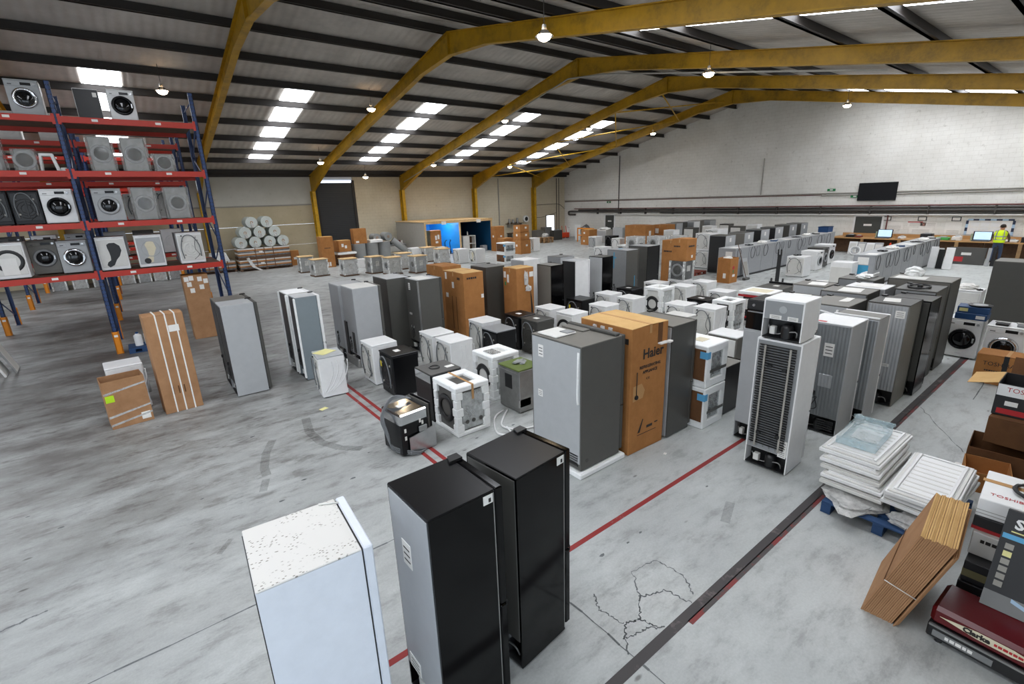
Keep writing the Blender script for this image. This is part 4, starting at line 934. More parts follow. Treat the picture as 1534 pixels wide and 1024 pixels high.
t = washer('dark dishwasher with marked white worktop behind packed ovens', 9.0, 4.45, sx=.56, sy=.62, h=.86, body='taupe', toppanel='white', hose=False, name='dishwasher', cat='dishwasher', door=False)
foam_pack('white foam capped machine just behind the dark grey fridge', 8.0, 5.2, .62, .6, .92, band=False, side='offwhite')
washer('grey topped machine with junk behind the boldly lettered carton', 7.0, 6.0, body='offwhite', toppanel='grey_light')
washer('white machine half hidden behind the dark grey fridge', 9.7, 6.1, body='offwhite', toppanel='offwhite')
# slim silver fridge with a compact oven on it, tall fridge with coil
fridge('slim silver fridge standing behind the tall coil-backed fridge', 6.72, 2.84, .56, .40, 1.72, 0, 'grey_light', 'grey_light', 'grey_light', None, .4, [(-.12, 1.18, .12, .2)], False, True, False, False)
t = thing('compact_oven', 'black compact oven sitting on the slim silver fridge', 'oven', (7.0, 3.04, 1.72))
MB().box((-.25, -.2, 0), (.25, .2, .42), 'satin_black', .008).build('cabinet', t); MB().box((-.262, -.195, .0), (-.25, .195, .28), 'glass_dark', .003).build('glass_door', t)
MB().box((-.285, -.17, .25), (-.27, .17, .265), 'steel').box((-.27, -.15, .25), (-.25, -.14, .265), 'steel').box((-.27, .14, .25), (-.25, .15, .265), 'steel').build('handle', t); MB().box((-.262, -.195, .29), (-.25, .195, .41), 'plastic_black').build('control_panel', t)
for v in (-.1, .1): MB().cyl((-.28, v, .35), (-.262, v, .35), .018, n=10, m='steel').build('dial', t)
fridge('tall white fridge with black condenser coil facing the camera', 6.15, 2.23, .57, .54, 1.80, 1, 'white', 'grey_paint', 'white', 'white', .4, [(-.2, .42, .1, .14), (-.2, .3, .1, .1)], True, True, False)
t = fridge('small white tabletop fridge standing on the tall coil-backed fridge', 6.13, 2.26, .50, .47, .52, 1, 'white', 'grey_paint', 'white', 'white', .02, [(.08, .30, .14, .05), (-.12, .30, .12, .05)], False, True, False, False, 1.80, name='tabletop_fridge')
MB().cyl((-.262, .0, .40), (-.253, .0, .40), .045, n=18, m='grey_light').build('round_emblem', t)
# silver backed pair
t = fridge('white topped fridge with ribbed silver back and knotted black cable', 7.78, 2.22, .64, .60, 1.73, 0, 'grey_light', 'galvanised_dark', 'white', 'white', .4, [(-.05, 1.33, .13, .2)], False, True, False, True, vent=True)
MB().box((-.30, .05, 1.731), (-.24, .27, 1.733), 'red_ink').build('red_marking', t)
MB().box((-.335, -.15, .75), (-.324, .03, .95), 'galvanised', .004).build('cable_recess_plate', t)
t = fridge('pale grey fridge with brown top and white edge rail', 8.47, 2.10, .52, .60, 1.72, 0, 'grey_light', 'galvanised_dark', 'white', 'taupe', .4, (), False, True, False, False)
MB().box((-.26, -.3, 1.72), (-.235, .3, 1.745), 'white', .004).build('edge_rail', t)
t = thing('wire_rack', 'white tube frame leaning behind the silver backed fridges', 'rack', (8.72, 2.98, 0))
MB().tube([(-.05, -.25, 0), (-.05, -.25, 1.62), (-.02, -.2, 1.66), (0, .3, 1.72), (0, .34, 1.68), (0, .34, 0)], .014, 6, 'white').build('tube_frame', t)
for z in (.4, .8, 1.2): MB().tube([(-.045, -.25, z), (0, .34, z+.05)], .008, 5, 'white', False).build('cross_bar', t)
# dark fridge block
DKF = [('silver backed dark fridge with label and open dark side', 9.62, 2.02, .74, .58, 1.76, 'taupe', 'galvanised', [(-.18, 1.6, .13, .12), (-.1, .72, .12, .05)], 'satin_black'),
       ('black fridge with glossy side at the end of the dark block', 10.42, 1.92, .66, .58, 1.72, 'gloss_black', 'graphite', (), 'satin_black'),
       ('biggest dark grey fridge at the far end of the dark block', 12.2, 2.02, .80, 1.0, 1.8, 'graphite', 'taupe', (), 'taupe'),
       ('dark fridge with black side behind the white tube frame', 9.03, 2.68, .88, .62, 1.74, 'graphite', 'grey_light', (), 'taupe'),
       ('brown topped fridge with white sheet, second row of dark block', 10.1, 2.75, .68, .75, 1.78, 'graphite', 'grey_paint', (), 'taupe'),
       ('white topped fridge in second row of dark block', 10.95, 2.72, .62, .65, 1.76, 'grey_light', 'grey_paint', (), 'white'),
       ('dark fridge with coiled cable on its lid, middle of dark block', 11.2, 2.02, .80, .62, 1.76, 'graphite', 'grey_paint', (), 'graphite'),
       ('dark fridge just before the biggest one, second row', 11.85, 3.15, .66, .65, 1.76, 'graphite', 'grey_paint', (), 'graphite_light'),
       ('low brown topped fridge leftmost in the second row of dark block', 9.3, 3.38, .66, .6, 1.70, 'taupe', 'grey_light', (), 'taupe'),
       ('dark fridge leftmost at the rear of the dark block', 10.9, 3.7, .66, .62, 1.70, 'taupe', 'grey_light', (), 'taupe')]
for l, x, y, sx, sy, h, b_, bk, st, tp in DKF:
    fridge(l, x, y, sx, sy, h, 0, b_, bk, b_ if b_ != 'taupe' else 'satin_black', tp, .4, st, False, True, True, False)
papers('white sheet on the silver backed dark fridge', 9.95, 2.35, 1.762, .34, .22, 10); papers('large white card on the brown topped fridge', 10.4, 3.1, 1.782, .45, .34, 5)
papers('long white panel lying on the low brown topped fridge', 9.65, 3.7, 1.702, .42, .30, 0); papers('white strip on the dark fridge behind the tube frame', 9.6, 2.9, 1.742, .4, .12, 0, n=3)
papers('pale board on the dark fridge leftmost at the rear', 11.2, 3.95, 1.702, .4, .3, 8); papers('pair of white panels on the white topped fridge', 11.25, 3.05, 1.762, .42, .4, 0, n=3)
cables('black cable coil on the dark fridge in the middle of the block', 11.55, 2.35, 1.762, .2)
papers('long grey panel lying across the biggest dark fridge', 12.45, 2.7, 1.802, .4, .5, 0, 'offwhite', 2)
bag('white plastic bag bunched on the biggest dark fridge', 12.75, 2.72, 1.808, .14, .15, .12, 'foam', 11)
bag('small white bag with brown scraps on the dark block', 12.05, 3.42, 1.764, .13, .12, .06, 'foam', 13)
t = thing('polystyrene_tray', 'white polystyrene tray lying on the far dark fridge', 'packaging', (12.4, 3.4, 1.762)); MB().box((-.17, -.12, 0), (.17, .12, .03), 'foam', .008).build('tray_base', t); MB().box((-.17, -.12, .03), (.17, -.1, .08), 'foam').box((-.17, .1, .03), (.17, .12, .08), 'foam').build('tray_rim', t)
t = carton('torn open brown carton lying behind the dark block', 13.0, 5.0, .9, .55, .5, 12, 0, 'cardboard', True)
for s1, a in ((-1, .5), (1, -.4)):
    f = MB().box((0, -.27, 0), (.26, .27, .006), 'cardboard').build('flap', t, (s1*.44, 0, .5)); f.rotation_euler = (0, a if s1 > 0 else PI+a, 0)
# ------------------------------------------------------------------ right-hand washers and boxes
washer('white front loader under the stack of blue boxes', 13.62, 1.62, sx=.56, sy=.56, flip=True, ring='gloss_black', h=.85)
washer('white front loader with silver dial behind the taped carton', 13.36, .93, sx=.56, sy=.60, flip=True, ring='chrome', h=.85)
for k, (z, m) in enumerate(((.85, 'foil_blue'), (.985, 'foil_blue'))):
    t = thing('blue_box', 'dark blue flat carton, %s of two on the front loader' % ('lower', 'upper')[k], 'box', (13.82+.03*k, 1.84, z), 4*k)
    MB().box((-.2, -.25, 0), (.2, .25, .13), m, .006).build('carton_body', t); MB().box((-.203, -.22+.3*k, .03), (-.199, -.08+.3*k, .1), 'paper' if k == 0 else 'paper_yellow').build('label_sticker', t)
t = thing('pan_lid', 'black round dish lying on the blue cartons', 'dish', (13.85, 1.76, 1.117)); MB().cyl((0, 0, 0), (0, 0, .03), .17, .2, 24, 'satin_black').build('dish_body', t); MB().cyl((0, 0, .03), (0, 0, .034), .12, n=24, m='grey_light').build('dish_centre', t)
for k, (x, y, m, l) in enumerate(((13.5, 1.32, 'plastic_black', 'black control module on the silver dial front loader'), (13.55, 1.02, 'grey_paint', 'grey panel strip on the silver dial front loader'))):
    t = thing('spare_part', l, 'spare part', (x, y, .85)); MB().box((-.1, -.09, 0), (.12, .1, .05), m, .01).build('housing', t); MB().box((-.04, -.1, .05), (.06, .12, .07), 'steel_dull', .006).build('metal_strip', t)
carton('brown lettered carton with black tape before the front loaders', 12.1, .62, .5, .80, .56, 0, 0, 'cardboard', prints=(('TOSHIBA', .105, 'b', .3, .36, 'ink', 'LEFT'), ('~8', .04, 'b', .26, .25, 'ink', 'LEFT')), labels=(('b', .0, .42, .07, .3, 'plastic_black'), ('b', .26, .1, .09, .2, 'ink')), topm='cardboard')
t = fridge('wide dark grey fridge standing at the right frame edge', 16.3, .62, .8, 1.4, 1.8, 0, 'graphite', 'graphite', 'graphite', 'taupe', .45, (), False, False, False, False)
papers('white curved panel on the wide dark grey fridge', 16.6, 1.2, 1.802, .5, .7, 6, 'white', 3)
washer('white tumble dryer with rag pile between two dark fridges', 17.45, 2.25, sx=.6, sy=.6, h=.86, hose=False)
bag('pile of white rags on the tumble dryer', 17.78, 2.6, .86, .24, .2, .09, 'paper', 21, 'rag_pile', 'rags')
cables('black cables hanging by the tumble dryer', 17.6, 2.32, .862, .07)
t = thing('plastic_crate', 'black open crate behind the tumble dryer', 'crate', (19.4, 3.2, 0))
for a, b in (((-.3, -.35, 0), (.3, -.33, .5)), ((-.3, .33, 0), (.3, .35, .5)), ((-.3, -.33, 0), (-.28, .33, .5)), ((.28, -.33, 0), (.3, .33, .5))): MB().box(a, b, 'plastic_black', .004).build('side_wall', t)
MB().box((-.28, -.33, 0), (.28, .33, .015), 'plastic_black').build('base', t)

# ------------------------------------------------------------------ bottom right: door stacks on a blue pallet, cartons, tool chest
pallet('dark blue wooden pallet under the stacked fridge doors', 5.72, .55, 1.25, 1.1, 'pallet_blue')
def fdoor(label, x, y, z, sx, sy, th, yaw=0, inner=True, m='white', seed=0):
    t = thing('fridge_door_slab', label, 'fridge door', corner(x, y, sx, sy, yaw, z), yaw, 'loose fridge doors stacked on the blue pallet'); t['kind'] = 'thing'; hx, hy = sx/2, sy/2
    MB().box((-hx, -hy, 0), (hx, hy, th*.55), m, .006).build('outer_skin', t)
    MB().box((-hx+.02, -hy+.02, th*.55), (hx-.02, hy-.02, th*.75), 'offwhite', .004).build('gasket', t)
    if inner:
        mb = MB()
        mb.box((-hx+.05, -hy+.05, th*.7), (hx-.05, hy-.05, th*.8), 'white', .004)
        mb.build('inner_liner', t)
        MB().box((-hx+.06, -hy+.06, th*.8), (hx-.06, -hy+.09, th), 'white', .006).box((-hx+.06, hy-.09, th*.8), (hx-.06, hy-.06, th), 'white', .006).box((-hx+.06, -hy+.09, th*.8), (-hx+.09, hy-.09, th), 'white', .006).box((hx-.09, -hy+.09, th*.8), (hx-.06, hy-.09, th), 'white', .006).build('liner_rim', t)
        for k in range(9): MB().box((-hx+.12+k*(sx-.24)/9, -hy+.1, th*.8), (-hx+.125+k*(sx-.24)/9+.02, hy-.1, th*.83), 'offwhite').build('liner_rib', t)
    return t
for k, (z, x, y, sx, sy, yw) in enumerate(((.27, 5.88, 1.14, 1.1, .62, 0), (.345, 5.9, 1.16, 1.12, .6, 1), (.42, 5.96, 1.2, 1.1, .6, -1), (.495, 5.98, 1.22, 1.1, .6, 0))):
    fdoor('white fridge door, %s from the bottom of the left stack' % ORD[k], x, y, z, sx, sy, .075, yw, k in (1, 3), 'white' if k % 2 else 'offwhite')
T = fdoor('white fridge door on top of the left stack holding clear tray', 6.06, 1.25, .57, 1.15, .62, .08, -1, True)
t = thing('clear_drawer', 'clear pale blue plastic fridge drawer on the door stack', 'drawer', (6.62, 1.58, .652), 2)
for a, b in (((-.35, -.2, 0), (.35, .2, .008)), ((-.35, -.2, 0), (-.342, .2, .09)), ((.342, -.2, 0), (.35, .2, .13)), ((-.342, -.2, 0), (.342, -.192, .1)), ((-.342, .192, 0), (.342, .2, .1))): MB().box(a, b, 'glass_tray').build('side_wall' if b[2] > .01 else 'base', t)
MB().box((.343, -.22, .10), (.37, .22, .14), 'glass_tray', .006).build('front_lip', t); MB().box((-.1, -.15, .009), (.25, .12, .016), 'film_clear').build('film_sheet', t)
bag('scrap of clear film sticking up from the top door', 7.1, 1.78, .65, .05, .05, .07, 'film_clear', 41)
for k, (z, x, y) in enumerate(((.32, 5.84, .60), (.385, 5.86, .58), (.45, 5.83, .57))):
    fdoor('white fridge door, %s from the bottom of the right stack' % ORD[k], x, y, z, 1.2, .56, .068 if k < 2 else .08, -3+2*k, k == 2)
t = thing('door_shelf_spacer', 'pale foam spacer blocks under the right door stack', 'packaging', (6.4, .85, .145)); MB().box((-.3, -.22, 0), (.5, .22, .17), 'foam_grey', .02).build('spacer_block', t)
bag('crumpled clear plastic film between pallet and left door stack', 6.15, 1.42, .146, .50, .30, .07, 'film_white', 31)
bag('crumpled film drooping over the pallet front', 5.88, .86, .146, .13, .2, .09, 'film_white', 32)
# leaning bundle of flattened cartons
t = thing('carton_bundle', 'thick bundle of flattened brown cartons leaning on the box pile', 'cardboard bundle', (4.48, .86, 0), 5)
tilt = math.atan2(.27, .92); Lh = .95
def lean(u, v, w): # u along length, v thickness (towards -Y), w up the slope
    return (u, -v*math.cos(tilt)*1.0-w*math.sin(tilt), w*math.cos(tilt)-0*v)
nS = 16; th = .235/nS
for k in range(nS):
    v0, v1 = k*th, (k+1)*th-.0022; du = .003*math.sin(k*2.1); dw = .006*math.cos(k*1.7); L_ = .82
    vs = [lean(du, v0, 0), lean(L_+du, v0, 0), lean(L_+du, v1, 0), lean(du, v1, 0), lean(du, v0, Lh+dw), lean(L_+du, v0, Lh+dw), lean(L_+du, v1, Lh+dw), lean(du, v1, Lh+dw)]
    MB().add(vs, [(0, 1, 2, 3), (7, 6, 5, 4), (4, 5, 1, 0), (5, 6, 2, 1), (6, 7, 3, 2), (7, 4, 0, 3)], 'cardboard_dull').add([lean(du, v0, Lh+dw+.001), lean(L_+du, v0, Lh+dw+.001), lean(L_+du, v1, Lh+dw+.001), lean(du, v1, Lh+dw+.001)], [(0, 1, 2, 3)], 'cardboard_light').build('folded_carton', t)
for k in range(3):
    v0, v1 = .245+k*.012, .245+k*.012+.009
    vs = [lean(-.02+.02*k, v0, .0), lean(.84, v0, 0), lean(.84, v1, 0), lean(-.02+.02*k, v1, .0), lean(-.02+.02*k, v0, Lh-.08), lean(.84, v0, Lh-.06), lean(.84, v1, Lh-.06), lean(-.02+.02*k, v1, Lh-.08)]
    MB().add(vs, [(0, 1, 2, 3), (7, 6, 5, 4), (4, 5, 1, 0), (5, 6, 2, 1), (6, 7, 3, 2), (7, 4, 0, 3)], 'cardboard_dull').build('loose_sheet', t)
MB().tube([lean(-.018, -.004, .42), lean(-.018, .245, .36)], .004, 4, 'paper', False).tube([lean(-.018, -.006, .42), lean(.84, -.006, .46)], .004, 4, 'cardboard_dark', False).build('string', t)
# red and black tool chest
t = thing('tool_chest', 'long dark red and black tool chest with diamond badge on the floor', 'tool chest', (4.5, -.35, 0), -3)
MB().box((0, -.55, .04), (.42, .78, .17), 'plastic_black', .012).build('lower_body', t); MB().box((.01, -.55, .17), (.43, .78, .33), 'red_metal', .03).build('red_lid', t)
MB().box((-.01, -.5, .155), (.0, .77, .172), 'steel_dull').build('edge_strip', t)
q = MB().box((-.006, .38, .07), (.0, .74, .125), 'tool_grey').build('name_plate', t); text(q, 'print', '~5', .045, (-.007, .66, .085), (0, -1, 0), (0, 0, 1), 'paper', bold=.002)
dm = MB().prism([(-.0, .72, 0), (0, .5, .032), (0, .3, .032), (0, .1, 0), (0, .3, -.032), (0, .5, -.032)], (.003, 0, 0), 'cream'); dm = dm.build('badge', t, (.004, 0, .262)); text(dm, 'print', 'Clarke', .058, (-.001, .58, -.018), (0, -1, 0), (0, 0, 1), 'ink', bold=.003); text(dm, 'print', '~6', .034, (-.001, .40, -.012), (0, -1, 0), (0, 0, 1), 'red_ink', bold=.002)
for y_ in (-.45, .7):
    for x_ in (.05, .37): MB().cyl((x_, y_, 0), (x_, y_, .045), .025, n=10, m='rubber').build('castor', t)
# pile behind: stacked cartons at the right edge
def pbox(label, x, y, z, sx, sy, h, yaw=0, m='white', stripe=None, txt=None, tm='red_ink', size=.06, sub=None, handle=False):
    t = thing('product_carton', label, 'box', corner(x, y, sx, sy, yaw, z), yaw); hx, hy = sx/2, sy/2
    MB().box((-hx, -hy, 0), (hx, hy, h), m, .006).build('carton_body', t)
    MB().box((-hx, -.004, h-.001), (hx, .004, h+.0015), 'offwhite').build('flap_seam', t)
    if stripe: 
        for z0, z1, mm in stripe: MB().box((-hx-.002, -hy-.002, z0), (hx, hy+.002, z1), mm).build('printed_band', t)
    if txt: text(t, 'print', txt, size, (-hx-.003, hy-.06, h*.62 if not sub else sub), (0, -1, 0), (0, 0, 1), tm, bold=.001)
    return t
pbox('black carton lowest in the near right pile', 5.1, -.45, 0, .5, .82, .297, 0, 'box_black', txt='~4', tm='offwhite')
pbox('dark green printed carton second in the near right pile', 5.13, -.42, .3, .46, .78, .197, 1, 'box_black', [(.05, .12, 'olive_pallet')])
pbox('white carton with black print third in the near right pile', 5.25, -.4, .5, .44, .77, .217, 0, 'offwhite', None, '~5', 'ink', .05)
pbox('black carton with red corner in the near right pile', 5.3, -.38, .72, .44, .77, .127, 0, 'box_black', [(.0, .03, 'red_ink')])
T2 = pbox('white carton with red lettering on top of the near right pile', 5.34, -.36, .85, .62, .75, .17, 3, 'white', [(.03, .035, 'conduit'), (.06, .065, 'conduit')])
text(T2, 'print', 'TOSHIBA', .06, (-.2, .32, .172), (0, -1, 0), (1, 0, 0), 'red_ink')
MB().box((.05, -.39, .171), (.11, .39, .1735), 'chip').build('tape', T2)
cables('black power lead dropped on the white carton with red lettering', 5.66, .12, 1.027, .12)
t = thing('product_carton', 'black and grey carton with icon column leaning before the pile', 'box', (4.86, .2, .333), 0)
pr = [(0, .0), (.46, .80), (.60, .72), (.14, -.0)]
MB().prism([(0, 0, .0), (.12, 0, 0), (.40, 0, .70), (.29, 0, .745)], (0, -.62, 0), 'box_black').build('carton_body', t)
n_ = Vector((-.745, 0, .29)).normalized(); up_ = Vector((.29, 0, .745)).normalized()
def onface(y, s, off=.003): p = up_*s+n_*off; return (p.x, y, p.z)
text(t, 'print', 'SH', .11, onface(-.06, .665), (0, -1, 0), up_, 'white', bold=.004)
for a, s0, s1, y0, y1, mm in ((0, .57, .61, -.01, -.6, 'blue_label'), (0, .63, .64, -.05, -.5, 'paper_yellow'), (0, .0, .13, -.0, -.6, 'tool_grey')):
    MB().prism([onface(y0, s0), onface(y1, s0), onface(y1, s1), onface(y0, s1)], n_*.002, mm).build('printed_band', t)
for k in range(6): MB().prism([onface(-.04, .18+k*.062), onface(-.09, .18+k*.062), onface(-.09, .225+k*.062), onface(-.04, .225+k*.062)], n_*.002, 'conduit' if k != 4 else 'paper_yellow').build('printed_icon', t)
MB().prism([onface(-.16, .1), onface(-.38, .03), onface(-.38, .06), onface(-.16, .13)], n_*.003, 'light_blue').build('printed_picture', t)
# pile a little further along the right edge
carton('dark brown open carton low in the far right pile', 8.1, .0, .62, .82, .34, 4, 0, 'cardboard_dark', True)
carton('brown carton with papers wedged in the far right pile', 8.3, -.05, .55, .78, .36, -3, .34, 'cardboard_dark', False, (('b', -.18, .2, .14, .16, 'paper'),), tape=False, topm='cardboard_dark')
t = carton('open white and black carton with red lettering on far right pile', 8.45, -.25, .58, .98, .42, 0, .71, 'box_black', True, prints=(('TOSHIBA', .085, 'b', .4, .325, 'red_ink', 'LEFT'),), labels=(('b', 0, .34, .97, .15, 'white'), ('b', .3, .06, .3, .07, 'red_ink'), ('b', .33, .17, .12, .06, 'paper'), ('b', -.1, .2, .5, .012, 'conduit'), ('b', -.1, .16, .5, .012, 'conduit')))
f = MB().box((-.28, 0, 0), (.28, .3, .006), 'cardboard_light').build('flap', t, (0, .49, .42)); f.rotation_euler = (-.25, 0, 0)
f = MB().box((-.22, -.45, 0), (0, .45, .006), 'cardboard_dark').build('flap', t, (.29, 0, .42)); f.rotation_euler = (0, 1.9, 0)
t = pbox('dark purple carton with grey printed side, right frame edge', 7.0, -.55, 0, .6, .72, .72, 8, 'box_purple', None, '~3', 'conduit', .12)
for k in range(3): MB().box((-.303, -.3, .1+k*.18), (-.3, -.05, .24+k*.18), ('tool_grey', 'plastic_black', 'tool_grey')[k]).build('printed_panel', t)
bag('clear bag bulging over the purple carton', 7.3, -.1, .727, .25, .25, .12, 'film_clear', 51)
carton('small brown carton at floor level left of the far pile', 7.55, .32, .5, .42, .26, 10, 0, 'cardboard', True)
t = thing('paper_cup', 'small white cup on the floor carton', 'cup', (8.02, .86, 0)); MB().cyl((0, 0, 0), (0, 0, .07), .028, .035, 12, 'paper').build('cup_body', t); MB().ring((0, 0, .068), (0, 0, 1), .03, .038, .004, 12, 'paper').build('rim', t)

# ------------------------------------------------------------------ washing machine rows (two back rows y 8.2 / 9.1, two front rows y 6.05 / 6.8)
t = washer('white washer with yellow papers on its grey top, leftmost on floor', 2.38, 9.18, sx=.5, sy=.55, h=.84, yaw=-6, toppanel='grey_light', wavy=True)
papers('heap of yellow papers on the leftmost white washer', 2.62, 9.5, .842, .34, .3, 25, 'paper_yellow', 3)
WM = [('white washer with hose and film on lid behind black one, second column', 3.44, 9.12, 'white', dict(h=.87)), ('black washer with yellow tag and white note in second column', 3.46, 8.22, 'satin_black', dict(tagc='yellow_tag', back='plastic_black', paper=True)),
      ('white washer with cable over lid, rear of third column', 4.73, 8.95, 'white', {}), ('white washer with wavy side, front of third column', 4.73, 8.21, 'white', dict(wavy=True)),
      ('white washer with curled cables, rear of fourth column', 6.15, 9.1, 'white', {}), ('low black hob unit with glass lid, front of fourth column', 6.02, 8.36, 'satin_black', dict(h=.8, toppanel='grey_paint', back='plastic_black')),
      ('black washer with white note, rear of fifth column', 7.13, 8.95, 'satin_black', dict(back='plastic_black', paper=True)), ('dark grey washer with white note, front of fifth column', 7.12, 8.26, 'graphite', dict(back='graphite', paper=True)),
      ('plain white washer, rear of sixth column', 8.21, 9.0, 'white', {}), ('white washer with open round back hole, front of sixth column', 8.2, 8.17, 'white', dict(backart='foam', hose=False)),
      ('black washer with bright yellow tag, rear of seventh column', 9.57, 9.19, 'satin_black', dict(tagc='yellow_tag', back='plastic_black')), ('white washer, front of seventh column', 9.44, 8.2, 'white', {}),
      ('white washer with cable knot on lid, rear of eighth column', 10.71, 9.15, 'white', {}), ('white washer with big hose arch, front of eighth column', 10.67, 8.28, 'white', {}),
      ('black washer in the gap, rear of ninth column', 11.75, 9.2, 'satin_black', dict(back='plastic_black', paper=True)),
      ('white washer with wavy side, tenth column front', 13.2, 8.25, 'white', dict(wavy=True)), ('white washer with yellow sticker and hose arch, last column front', 14.3, 8.2, 'white', dict(tagc='yellow_tag')),
      ('white washer behind foam topped one, tenth column rear', 13.2, 9.25, 'white', {}), ('white washer carrying the dark wrapped machine', 14.15, 8.98, 'white', {}),
      ('white washer in front block, fourth column rear', 10.86, 6.8, 'white', {}), ('white washer with wavy side and black porthole, front block right', 11.0, 6.05, 'white', dict(wavy=True, ring='gloss_black')),
      ('low black washer with white note in front block', 12.0, 6.88, 'satin_black', dict(h=.8, back='plastic_black', paper=True)), ('white washer at far end of front block', 13.15, 6.92, 'white', {})]
for l, x, y, m, kw in WM:
    kw = dict(kw); kw.setdefault('back', 'offwhite'); washer(l, x, y, body=m, **kw)
foam_pack('white foam topped washer, front of ninth column', 12.0, 8.3, .66, .64, .95, side='offwhite', band=False)
t = foam_pack('white machine with foam lid packed flat in front block', 12.0, 6.12, .66, .6, .86, side='graphite', band=False)
foam_pack('foam cased machine with grey glass-like side, centre of the floor', 3.5, 6.02, .64, .72, .84)
t = foam_pack('white dryer with foam cap and black rim, behind green topped one', 4.78, 6.82, .64, .66, .86, side='offwhite', band=False)
MB().box((-.22, -.2, .82), (.0, .1, .875), 'film_dark', .01).build('wrapped_part', t)
t = washer('steel dishwasher carcass with green padding on top', 4.78, 6.05, sx=.52, sy=.58, h=.81, body='steel_dull', back='steel_dull', toppanel='green_pad', hose=False, name='dishwasher', cat='dishwasher', door=False, backart='none')
MB().box((-.262, -.1, .42), (-.258, .1, .68), 'plastic_black').build('open_hatch', t)
MB().blob((.02, .02, .83), (.12, .1, .04), .3, 'foam_grey', 2, 3).build('crumpled_pad', t)
MB().box((-.27, -.29, .12), (.0, -.285, .26), 'steel').build('lower_panel', t)
t = thing('hob_unit', 'black hob with round burner behind the foam cased machine', 'cooker', corner(3.5, 6.78, .6, .58, 0)); MB().box((-.3, -.29, 0), (.3, .29, .84), 'satin_black', .01).build('cabinet', t); MB().box((-.3, -.29, .84), (.3, .29, .86), 'graphite', .006).build('hob_plate', t)
MB().ring((-.05, .03, .86), (0, 0, 1), .07, .1, .012, 20, 'plastic_black').build('burner_ring', t); MB().box((-.305, -.27, .7), (-.298, .27, .84), 'chrome').build('control_strip', t); MB().box((.1, -.15, .861), (.25, -.05, .866), 'paper').build('paper_note', t)
# built-in dishwasher trailing hoses
t = thing('dishwasher', 'black and chrome built-in dishwasher tangled in grey hoses', 'dishwasher', corner(2.56, 6.03, .54, .52, 6), 6)
MB().box((-.27, -.26, .03), (.2, .26, .52), 'satin_black', .012).build('tub', t); MB().box((-.275, -.265, .5), (.2, .265, .68), 'chrome', .02).build('steel_top', t)
MB().box((.2, -.27, .0), (.235, .27, .72), 'graphite', .006).build('inner_door', t); MB().box((.245, -.27, .03), (.27, .27, .74), 'satin_black', .006).build('outer_door', t)
MB().prism([(-.16, -.285, .02), (.3, -.285, .02), (.3, -.285, .36), (-.16, -.285, .30)], (0, -.014, 0), 'steel').build('loose_steel_panel', t)
MB().box((.02, -.3, .33), (.16, -.27, .42), 'foam_grey', .01).build('bracket_block', t); MB().box((-.12, .0, .681), (.02, .1, .684), 'paper').build('paper_note', t)
for u, v in ((-.2, .3), (-.2, .42), (.1, .46), (.06, .5)): MB().box((u-.015, -.268, v-.03), (u+.015, -.258, v+.03), 'paper').build('white_clip', t)
for k in range(3):
    MB().tube([(.16, .1+.03*k, .72), (-.1, .2, .76+.02*k), (-.33-.02*k, .1, .6), (-.36, -.05+.04*k, .35), (-.33, -.1, .1+.03*k), (-.1, -.33, .03+.02*k), (.1, -.3, .02)], .011, 6, 'hose_grey').build('drain_hose', t)
t = thing('waste_bin', 'small white bin half hidden behind the large grey fridge', 'bin', (6.05, 6.75, 0))
MB().cyl((0, 0, 0), (0, 0, .6), .17, .2, 20, 'white').build('bin_body', t); MB().ring((0, 0, .59), (0, 0, 1), .17, .215, .03, 20, 'white').build('rim', t); MB().tube([(-.2, 0, .5), (-.23, .05, .42), (-.2, .1, .5)], .006, 5, 'conduit').build('wire_handle', t)
# wrapped oven and carton piled on a washer at the end of the rows
wrapped('dark film wrapped machine on a washer, topped by a carton', 14.16, 8.98, .6, .6, .62, 0, False, True, None, .85, 'film_metal_dark')
carton('brown carton perched on the dark film wrapped machine', 14.22, 8.98, .56, .56, .72, 0, 1.47, prints=(('~5', .09, 's', 0, .45, 'ink', 'CENTER'), ('~4', .08, 'b', .2, .45, 'ink', 'LEFT')), labels=(('s', .05, .14, .09, .09, 'paper'),), topm='cardboard')
# cooker in printed pack, dark cabinets behind
t = thing('packed_cooker', 'boxed white cooker with red printed bands behind the slim fridge', 'packed cooker', corner(13.2, 5.78, .8, .85, 0))
MB().box((-.38, -.4, .04), (.38, .4, .84), 'box_black', .01).build('cooker_body', t); MB().box((-.4, -.425, .86), (.4, .425, .95), 'foam', .015).build('foam_top', t); MB().box((-.4, -.425, 0), (.4, .425, .12), 'foam', .015).build('foam_base', t)
for s1 in (-1, 1):
    for s2 in (-1, 1): MB().box((s1*.4, s2*.425, .1), (s1*.24, s2*.28, .88), 'foam', .012).build('foam_corner', t)
for f_ in (.2, .8): MB().box((-.405, -.42, f_), (-.395, .42, f_+.06), 'red_ink').box((-.4, -.43, f_), (.4, -.42, f_+.06), 'red_ink').build('printed_band', t)
MB().box((-.408, .05, .45), (-.4, .2, .75), 'paper').build('paper_label', t); MB().box((-.3, -.3, .951), (.2, .3, .955), 'cream').build('dust_card', t)
for q in range(6): MB().box((-.41, .27+.05*(q % 2), .45+.1*(q//2)), (-.4, .30+.05*(q % 2), .5+.1*(q//2)), 'ink').build('printed_icon', t)
t = thing('dark_cabinet', 'dark grey cabinet with white note behind the boxed cooker', 'cabinet', corner(14.6, 6.1, .9, .75, 0)); MB().box((-.45, -.37, 0), (.45, .37, .84), 'graphite', .01).build('carcass', t); MB().box((.45, -.37, 0), (.49, .37, .9), 'satin_black', .006).build('door', t); MB().box((0, -.1, .841), (.16, .05, .845), 'paper').build('paper_note', t)
t = thing('metal_junk', 'tangled steel brackets lying beside the dark cabinet', 'scrap', (14.4, 7.3, 0))
